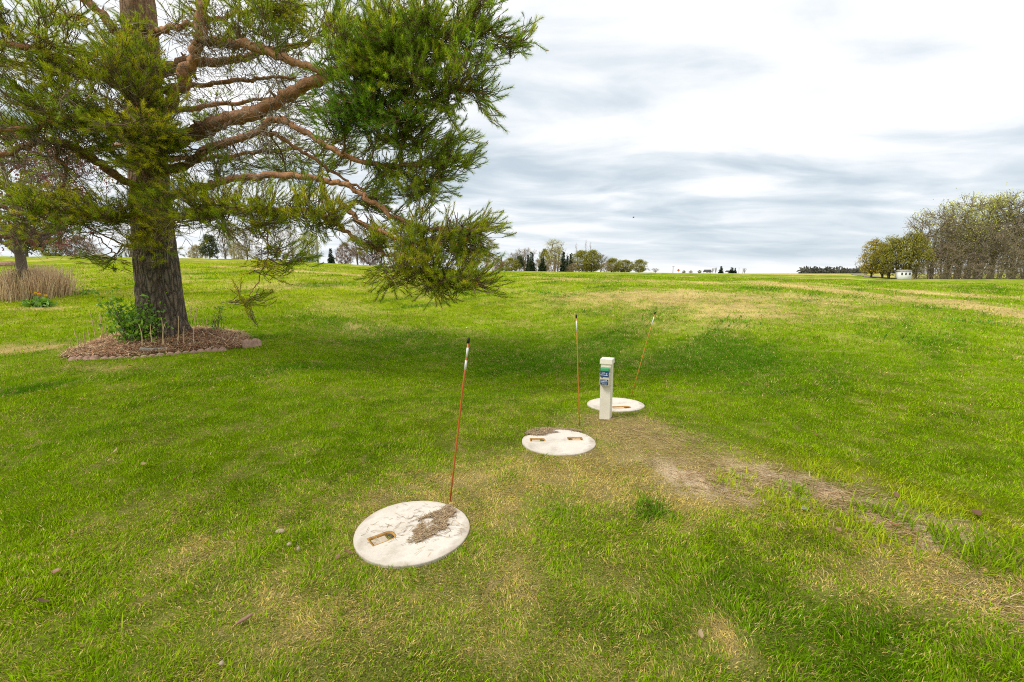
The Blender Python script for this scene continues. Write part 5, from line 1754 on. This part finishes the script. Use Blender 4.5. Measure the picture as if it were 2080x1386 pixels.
# the wood on the centre horizon
GC = 'trees of the wood on the centre horizon'
Yc = 150
for key, px, top, w, lb, dy in [
    ('bare', 990, 494, 26, 'bare tree showing behind the low right bough at the wood\'s left end', 8),
    ('brown_brush', 1002, 520, 30, 'grey brown thicket at the left end of the centre wood', 0),
    ('mauve', 1013, 527, 20, 'small pinkish shrub at the left end of the centre wood', -12),
    ('spruce', 1018.5, 522, 7, 'thin dark spruce beside the pinkish shrub', -6),
    ('olive', 1038, 526, 30, 'low olive tree left of the twin spruces', -4),
    ('bare', 1048, 516, 26, 'brown bare tree over the low olive tree', 8),
    ('bare', 1066, 508, 32, 'spreading bare tree behind the twin spruces', 12),
    ('dark_pine', 1055, 522, 16, 'dark evergreen left of the twin spruces', 2),
    ('spruce', 1080, 511, 18, 'tallest of the dark spruces in the centre wood, right one of the twin', -6),
    ('spruce', 1073.5, 516, 14, 'shorter left one of the twin dark spruces', 0),
    ('spruce', 1102, 522, 20, 'stout dark spruce standing alone left of the tall pale bare tree', -8),
    ('olive', 1106, 509, 24, 'olive brown tree behind the stout lone spruce', 10),
    ('bare_tall', 1126, 491, 30, 'tallest bare tree of the centre wood, with pale trunk', 2),
    ('bare', 1134, 506, 26, 'bare brown tree right of the tall pale one', 8),
    ('brown_brush', 1120, 528, 40, 'brown thicket under the tall pale bare tree', -4),
    ('spruce', 1145, 510, 17, 'dark spruce right of the tall pale bare tree', -6),
    ('spruce', 1153, 518, 12, 'small dark spruce between two larger ones', -8),
    ('spruce', 1160, 514, 13, 'slim dark spruce left of the big olive willow', -2),
    ('poplar', 1170, 495, 9, 'narrow bare poplar over the spruces, leftmost of three', 14),
    ('poplar', 1190, 489, 8, 'narrow bare poplar, tallest of three above the olive willows', 14),
    ('poplar', 1199, 493, 8, 'narrow bare poplar, rightmost of three', 15),
    ('olive', 1180, 512, 42, 'big olive willow in front of the poplars', 0),
    ('olive', 1205, 511, 36, 'tall olive willow right of the poplars', 2),
    ('brown_brush', 1165, 536, 24, 'brown shrubs at the foot of the slim spruces', -14),
    ('bare', 1221, 520, 26, 'bare brown tree between the olive willows', 4),
    ('olive', 1246, 527, 34, 'middle olive willow of the wood\'s right half', 0),
    ('brown_brush', 1232, 534, 26, 'brown undergrowth between the willows', -6),
    ('olive', 1273, 530, 32, 'rounded olive willow next to the wood\'s right end', 2),
    ('bare', 1243, 525, 8, 'thin bare treetop over the middle willow', 10),
    ('olive', 1301, 529, 28, 'last olive tree at the right end of the centre wood', 0),
    ('brown_brush', 1030, 534, 30, 'low brown undergrowth left of the twin spruces', 4),
    ('brown_brush', 1062, 530, 34, 'brown undergrowth between the twin spruces and the pinkish shrub', 6),
    ('brown_brush', 1092, 530, 30, 'brown undergrowth between the twin and the lone spruce', 6),
    ('brown_brush', 1150, 528, 36, 'brown undergrowth behind the slim spruces', 6),
    ('brown_brush', 1195, 530, 40, 'brown undergrowth behind the big olive willows', 8),
    ('brown_brush', 1262, 537, 40, 'low brown undergrowth at the feet of the last willows', 6),
    ('bare', 1333, 546, 13, 'tiny bare shrub standing alone right of the centre wood', 10),
]:
    nm = {'spruce': 'spruce_tree', 'poplar': 'poplar_tree', 'brown_brush': 'thicket', 'dark_pine': 'evergreen_tree', 'olive': 'willow_tree'}.get(key, 'tree')
    tree(key, px, top + (3 if key == 'poplar' else 0), Yc + dy, lb, w * (1.0 if key == 'spruce' else .8 if key == 'poplar' else 1.35), name=nm, cat='thicket' if key == 'brown_brush' else ('shrub' if 'shrub' in lb else 'tree'), group=GC)

# farmsteads on the far horizon
GH = 'trees of the far farmstead'
Yh = 420
for key, px, top, w, lb in [('olive', 1392, 550, 8, 'tiny pale bush on the far horizon right of the orange sign'), ('tan_bush', 1406, 550, 9, 'tiny tan bush on the far horizon'), ('olive', 1424, 549.5, 9, 'tiny green bush left of the far dark roof'),
                            ('bare', 1451, 546, 6, 'tiny grey tree on the far horizon, left of a pair'), ('bare', 1457, 544.5, 6, 'tiny grey tree beside the pointed far spruce'), ('spruce', 1468, 540.5, 11, 'pointed far spruce, tallest on the horizon'),
                            ('spruce', 1490, 543, 13, 'broad far spruce right of the pointed one'), ('spruce', 1497, 544, 7, 'slim far spruce at the right of the far farmstead'), ('bare', 1516, 546, 8, 'tiny bare tree right of the far spruces')]:
    tree(key, px, top, Yh, lb, w, group=GH, name='spruce_tree' if key == 'spruce' else ('bush' if 'bush' in lb else 'tree'), cat='bush' if 'bush' in lb else 'tree')

# the wood on the right
GR = 'trees of the wood on the right'
for key, px, top, w, Y, lb in [
    ('golden', 1777, 491, 61, 62, 'golden leaved tree with dark leaning trunk at the left end of the right wood'),
    ('olive_tree', 1812, 486, 71, 60, 'olive leaved tree next to the golden one'),
    ('golden', 1800, 500, 48, 64, 'smaller golden olive tree behind the golden one'),
    ('olive_tree', 1850, 476, 75, 59, 'large olive tree over the white shed'),
    ('olive_tree', 1866, 482, 57, 68, 'olive tree behind the white shed'),
    ('bare', 1900, 440, 105, 60, 'bare tree with first leaves right of the large olive tree'),
    ('bare_tall', 1925, 430, 91, 62, 'tall greenish bare tree, second from the olive trees'),
    ('bare_tall', 1968, 409, 83, 61, 'very tall pale green budding tree in the right wood'),
    ('bare_tall', 1996, 412, 83, 64, 'tall budding tree just right of the tallest'),
    ('bare_tall', 2026, 407, 95, 63, 'tall budding tree left of the dark brown bare one'),
    ('bare', 1950, 455, 105, 66, 'bare tree in the middle of the right wood'),
    ('bare', 2000, 462, 112, 58, 'low spreading bare tree in front of the tall budding ones'),
    ('bare', 2066, 416, 115, 60, 'dark brown bare tree at the right edge of the photo'),
    ('bare', 2100, 430, 122, 62, 'bare tree cut by the right edge of the photo'),
    ('bare', 2150, 425, 122, 64, 'bare tree just outside the right edge'),
    ('brown_brush', 1898, 532, 70, 57, 'brown thicket standing right of the white shed'),
    ('brown_brush', 1935, 496, 108, 58, 'wide brown thicket under the tall greenish tree'),
    ('brown_brush', 1985, 538, 108, 56, 'brown thicket under the very tall budding tree'),
    ('brown_brush', 2040, 482, 108, 57, 'brown thicket left of the dark brown bare tree'),
    ('brown_brush', 2095, 512, 108, 58, 'brown thicket at the right edge of the photo'),
    ('brown_brush', 1962, 478, 121, 70, 'brown thicket deep in the right wood'),
    ('brown_brush', 2062, 468, 121, 70, 'tall brown thicket deep in the wood at the right edge'),
    ('brown_brush', 1868, 545, 26, 58, 'low brown shrub right of the white shed, at the foot of the trees'),
]:
    nm = {'brown_brush': 'thicket', 'golden': 'golden_tree', 'olive_tree': 'olive_tree'}.get(key, 'bare_tree')
    tree(key, px, top, Y, lb, w, name=nm, cat='thicket' if 'thicket' in lb else ('shrub' if 'shrub' in lb else 'tree'), group=GR, sink=.1)

# a far line of woods that reads as one mass
mb = MB(); rng = np.random.default_rng(6)
n = 2600
pxx = rng.uniform(1618, 1775, n)
hh = 6 + 8 * fbm((pxx - 1600) * .09, np.zeros(n), 3, 4) + 6 * sstep(1720, 1760, pxx)
Yd = 900 + rng.uniform(-25, 25, n)
X = (pxx - CX) / FPX * Yd
Z = terrain(X, Yd) + rng.uniform(-2, 1, n) * hh * .5 + hh * .45
leaf_cloud(mb, np.stack([X, Yd, Z], 1), rng.normal(size=(n, 3)), 6.5, [(.11, .10, .085), (.13, .12, .09), (.10, .11, .07)], rng)
tag(mb.build('distant_woods', M['leaf']), kind='stuff')

# gravel road running past the right wood
RD = [at(1740, 556, 150), at(1746, 560, 120), at(1757, 563, 95), at(1775, 566.5, 74), at(1795, 568, 64), at(1815, 568, 58)]
S = spline([np.array([p[0], p[1], 0]) for p in RD], 60)
d = np.gradient(S, axis=0); nrm = np.stack([-d[:, 1], d[:, 0]], 1); nrm /= np.linalg.norm(nrm, axis=1)[:, None]
mb = MB()
Lr = S[:, :2] + nrm * 1.5; Rr_ = S[:, :2] - nrm * 1.5
V = np.concatenate([np.c_[Lr, terrain(Lr[:, 0], Lr[:, 1]) + .08], np.c_[Rr_, terrain(Rr_[:, 0], Rr_[:, 1]) + .08]])
mb.add(V, None, [[k, 60 + k, 61 + k, k + 1] for k in range(59)])
tag(mb.build('road', M['gravel']), kind='structure')


# ------------------------------------------------------------------ far buildings, poles, sign, bird
def house(name, px, Y, w, dpt, h, roof_h, label, cat, rot=0.0, wall='paintw', roof='roof', wins=2, z_add=0.0):
    p = at(px, 550, Y); z0 = tz(p[0], p[1]) + z_add
    root = thing(name, (p[0], p[1], z0), label, cat, rz=rot)
    mb = MB(); mb.box((0, 0, h / 2 - .3), (w, dpt, h + .6)); mb.build('walls', M[wall], root)
    mb = MB()
    e = min(.35, .06 * w)
    V = [(-w / 2 - e, -dpt / 2 - e, h - .05), (w / 2 + e, -dpt / 2 - e, h - .05), (w / 2 + e, dpt / 2 + e, h - .05), (-w / 2 - e, dpt / 2 + e, h - .05), (-w / 2 - e, 0, h + roof_h), (w / 2 + e, 0, h + roof_h)]
    mb.add(V, [[0, 4, 3], [1, 2, 5]], [[0, 1, 5, 4], [2, 3, 4, 5], [0, 3, 2, 1]])
    mb.build('roof', M[roof], root)
    for k in range(wins):
        mb = MB(); mb.box(((k + .5) / wins * w - w / 2, -dpt / 2 - .02, h * .55), (w * .12, .06, h * .34)); mb.build('window', M['glass'], root)
    return root


house('farmhouse', 1437, 410, 5.2, 5, 1.6, 1.8, 'low dark roofed house on the far horizon', 'house', wins=2)
house('farmhouse', 1480, 430, 4.0, 5, 1.6, 1.2, 'small dark roofed house between the far spruces', 'house', wins=2)
sh = house('white_shed', 1836, 57.5, 1.15, 1.8, .75, .16, 'white shed standing under the olive trees of the right wood', 'shed', rot=-.45, roof='slate', wins=3, z_add=.25)
house('long_barn', 45, 92, 5.8, 3.5, .55, .32, 'long low white building on the horizon behind the plum tree', 'barn', rot=.05, roof='paintw', wins=0, z_add=-.1)
house('grey_shed', 97, 96, 4.4, 3, .55, .25, 'low grey building right of the long white one', 'shed', rot=.05, wall='slate', roof='slate', wins=0, z_add=-.1)


def pole(px, top, Y, r, label, arm=False, name='utility_pole', m_='pole'):
    p = at(px, 550, Y); z0 = tz(p[0], p[1]); z1 = at(px, top, Y)[2]
    root = thing(name, (p[0], p[1], z0), label, 'pole')
    mb = MB(); mb.tube([(0, 0, -.3), (0, 0, (z1 - z0) * .5), (0, 0, z1 - z0)], [r, r * .9, r * .75], 8); mb.build('shaft', M[m_], root, None, True)
    if arm:
        mb = MB(); mb.box((0, -r * 1.2, (z1 - z0) * .93), (r * 9, r * .7, r * .9)); mb.build('crossarm', M[m_], root)
    return root


pole(647, 425, 62, .13, 'tall pale wooden pole beside the yellow green tree', name='wooden_pole')
pole(1367, 541, 330, .22, 'utility pole on the far horizon left of the orange sign', True)
pole(1501, 544, 415, .2, 'thin pole at the right of the far spruces, taller of two', False)
pole(1509, 545.5, 415, .2, 'thin pole at the right of the far spruces, shorter of two', False)
p = at(1378, 550, 300); z0 = tz(p[0], p[1]); z1 = at(1378, 549, 300)[2]
root = thing('orange_sign', (p[0], p[1], z0), 'small orange sign on a post on the far horizon', 'sign')
mb = MB(); mb.tube([(0, 0, -.2), (0, 0, z1 - z0 + .3)], .06, 6); mb.build('post', M['pole'], root)
bm = bmesh.new()
bmesh.ops.create_cube(bm, size=1); bmesh.ops.scale(bm, vec=(1.35, .08, 1.35), verts=bm.verts); bmesh.ops.bevel(bm, geom=bm.edges[:], offset=.03, segments=2, affect='EDGES')
o = from_bm(bm, 'panel', M['sign'], root); o.location = (0, -.12, z1 - z0 - .1); o.rotation_euler = (0, PI / 4, 0)

# tan heap of cut grass and the reddish stone edge at the far left
p = at(203, 520, 40)
bm = bmesh.new(); bmesh.ops.create_icosphere(bm, subdivisions=4, radius=1)
for v in bm.verts:
    f = 1 + .5 * (float(fbm(np.array([v.co.x * 2 + 5]), np.array([v.co.y * 2 + v.co.z * 2]), 3, 4)[0]) - .5)
    v.co = Vector((v.co.x * .72 * f, v.co.y * .6 * f, max(v.co.z, -.2) * .42 * f))
o = from_bm(bm, 'boulder', M['stone'], None, True); o.location = (p[0], p[1], tz(p[0], p[1]))
tag(o, 'tan boulder on the crest of the lawn left of the pine trunk', 'boulder')
p = ground(6, 541)
bm = bmesh.new(); bmesh.ops.create_cube(bm, size=1); bmesh.ops.scale(bm, vec=(1.3, .4, .32), verts=bm.verts); bmesh.ops.bevel(bm, geom=bm.edges[:], offset=.05, segments=3, affect='EDGES')
bmesh.ops.subdivide_edges(bm, edges=bm.edges[:], cuts=3, use_grid_fill=True)
for v in bm.verts:
    v.co *= 1 + .10 * (float(fbm(np.array([v.co.x * 5]), np.array([v.co.y * 5 + v.co.z * 4]), 3, 3)[0]) - .5)
o = from_bm(bm, 'stone_planter', M['edging'], None, True); o.location = (p[0], p[1], p[2] + .14); o.rotation_euler = (0, 0, .25)
tag(o, 'low reddish brown stone planter block behind the tan grass at the far left', 'planter')

p = at(1287, 442, 70)
bm = bmesh.new(); bmesh.ops.create_icosphere(bm, subdivisions=2, radius=1); bmesh.ops.scale(bm, vec=(.16, .05, .05), verts=bm.verts)
o = from_bm(bm, 'bird', M['bird'], None, True); o.location = p; o.rotation_euler = (0, -.4, .3)
tag(o, 'small dark bird flying in the clouds above the centre horizon', 'bird')
for s_ in (-1, 1):
    mb = MB()
    V = [(.07, 0, .02), (-.06, 0, .02), (-.04, s_ * .14, .10), (.06, s_ * .14, .11), (-.03, s_ * .27, .06), (.07, 0, .034), (-.06, 0, .034), (-.04, s_ * .14, .112), (.06, s_ * .14, .122), (-.03, s_ * .27, .068)]
    mb.add(V, [[3, 2, 4], [7, 8, 9]], [[0, 1, 2, 3], [6, 5, 8, 7], [0, 3, 8, 5], [1, 6, 7, 2]])
    mb.build('wing', M['bird'], o)
mb = MB(); mb.add([(-.13, -.02, 0), (-.13, .02, 0), (-.25, .05, .0), (-.25, -.05, .0), (-.13, -.02, .02), (-.13, .02, .02), (-.25, .05, .01), (-.25, -.05, .01)], None, [[0, 1, 2, 3], [7, 6, 5, 4], [0, 3, 7, 4], [1, 5, 6, 2], [2, 6, 7, 3]])
mb.build('tail', M['bird'], o)
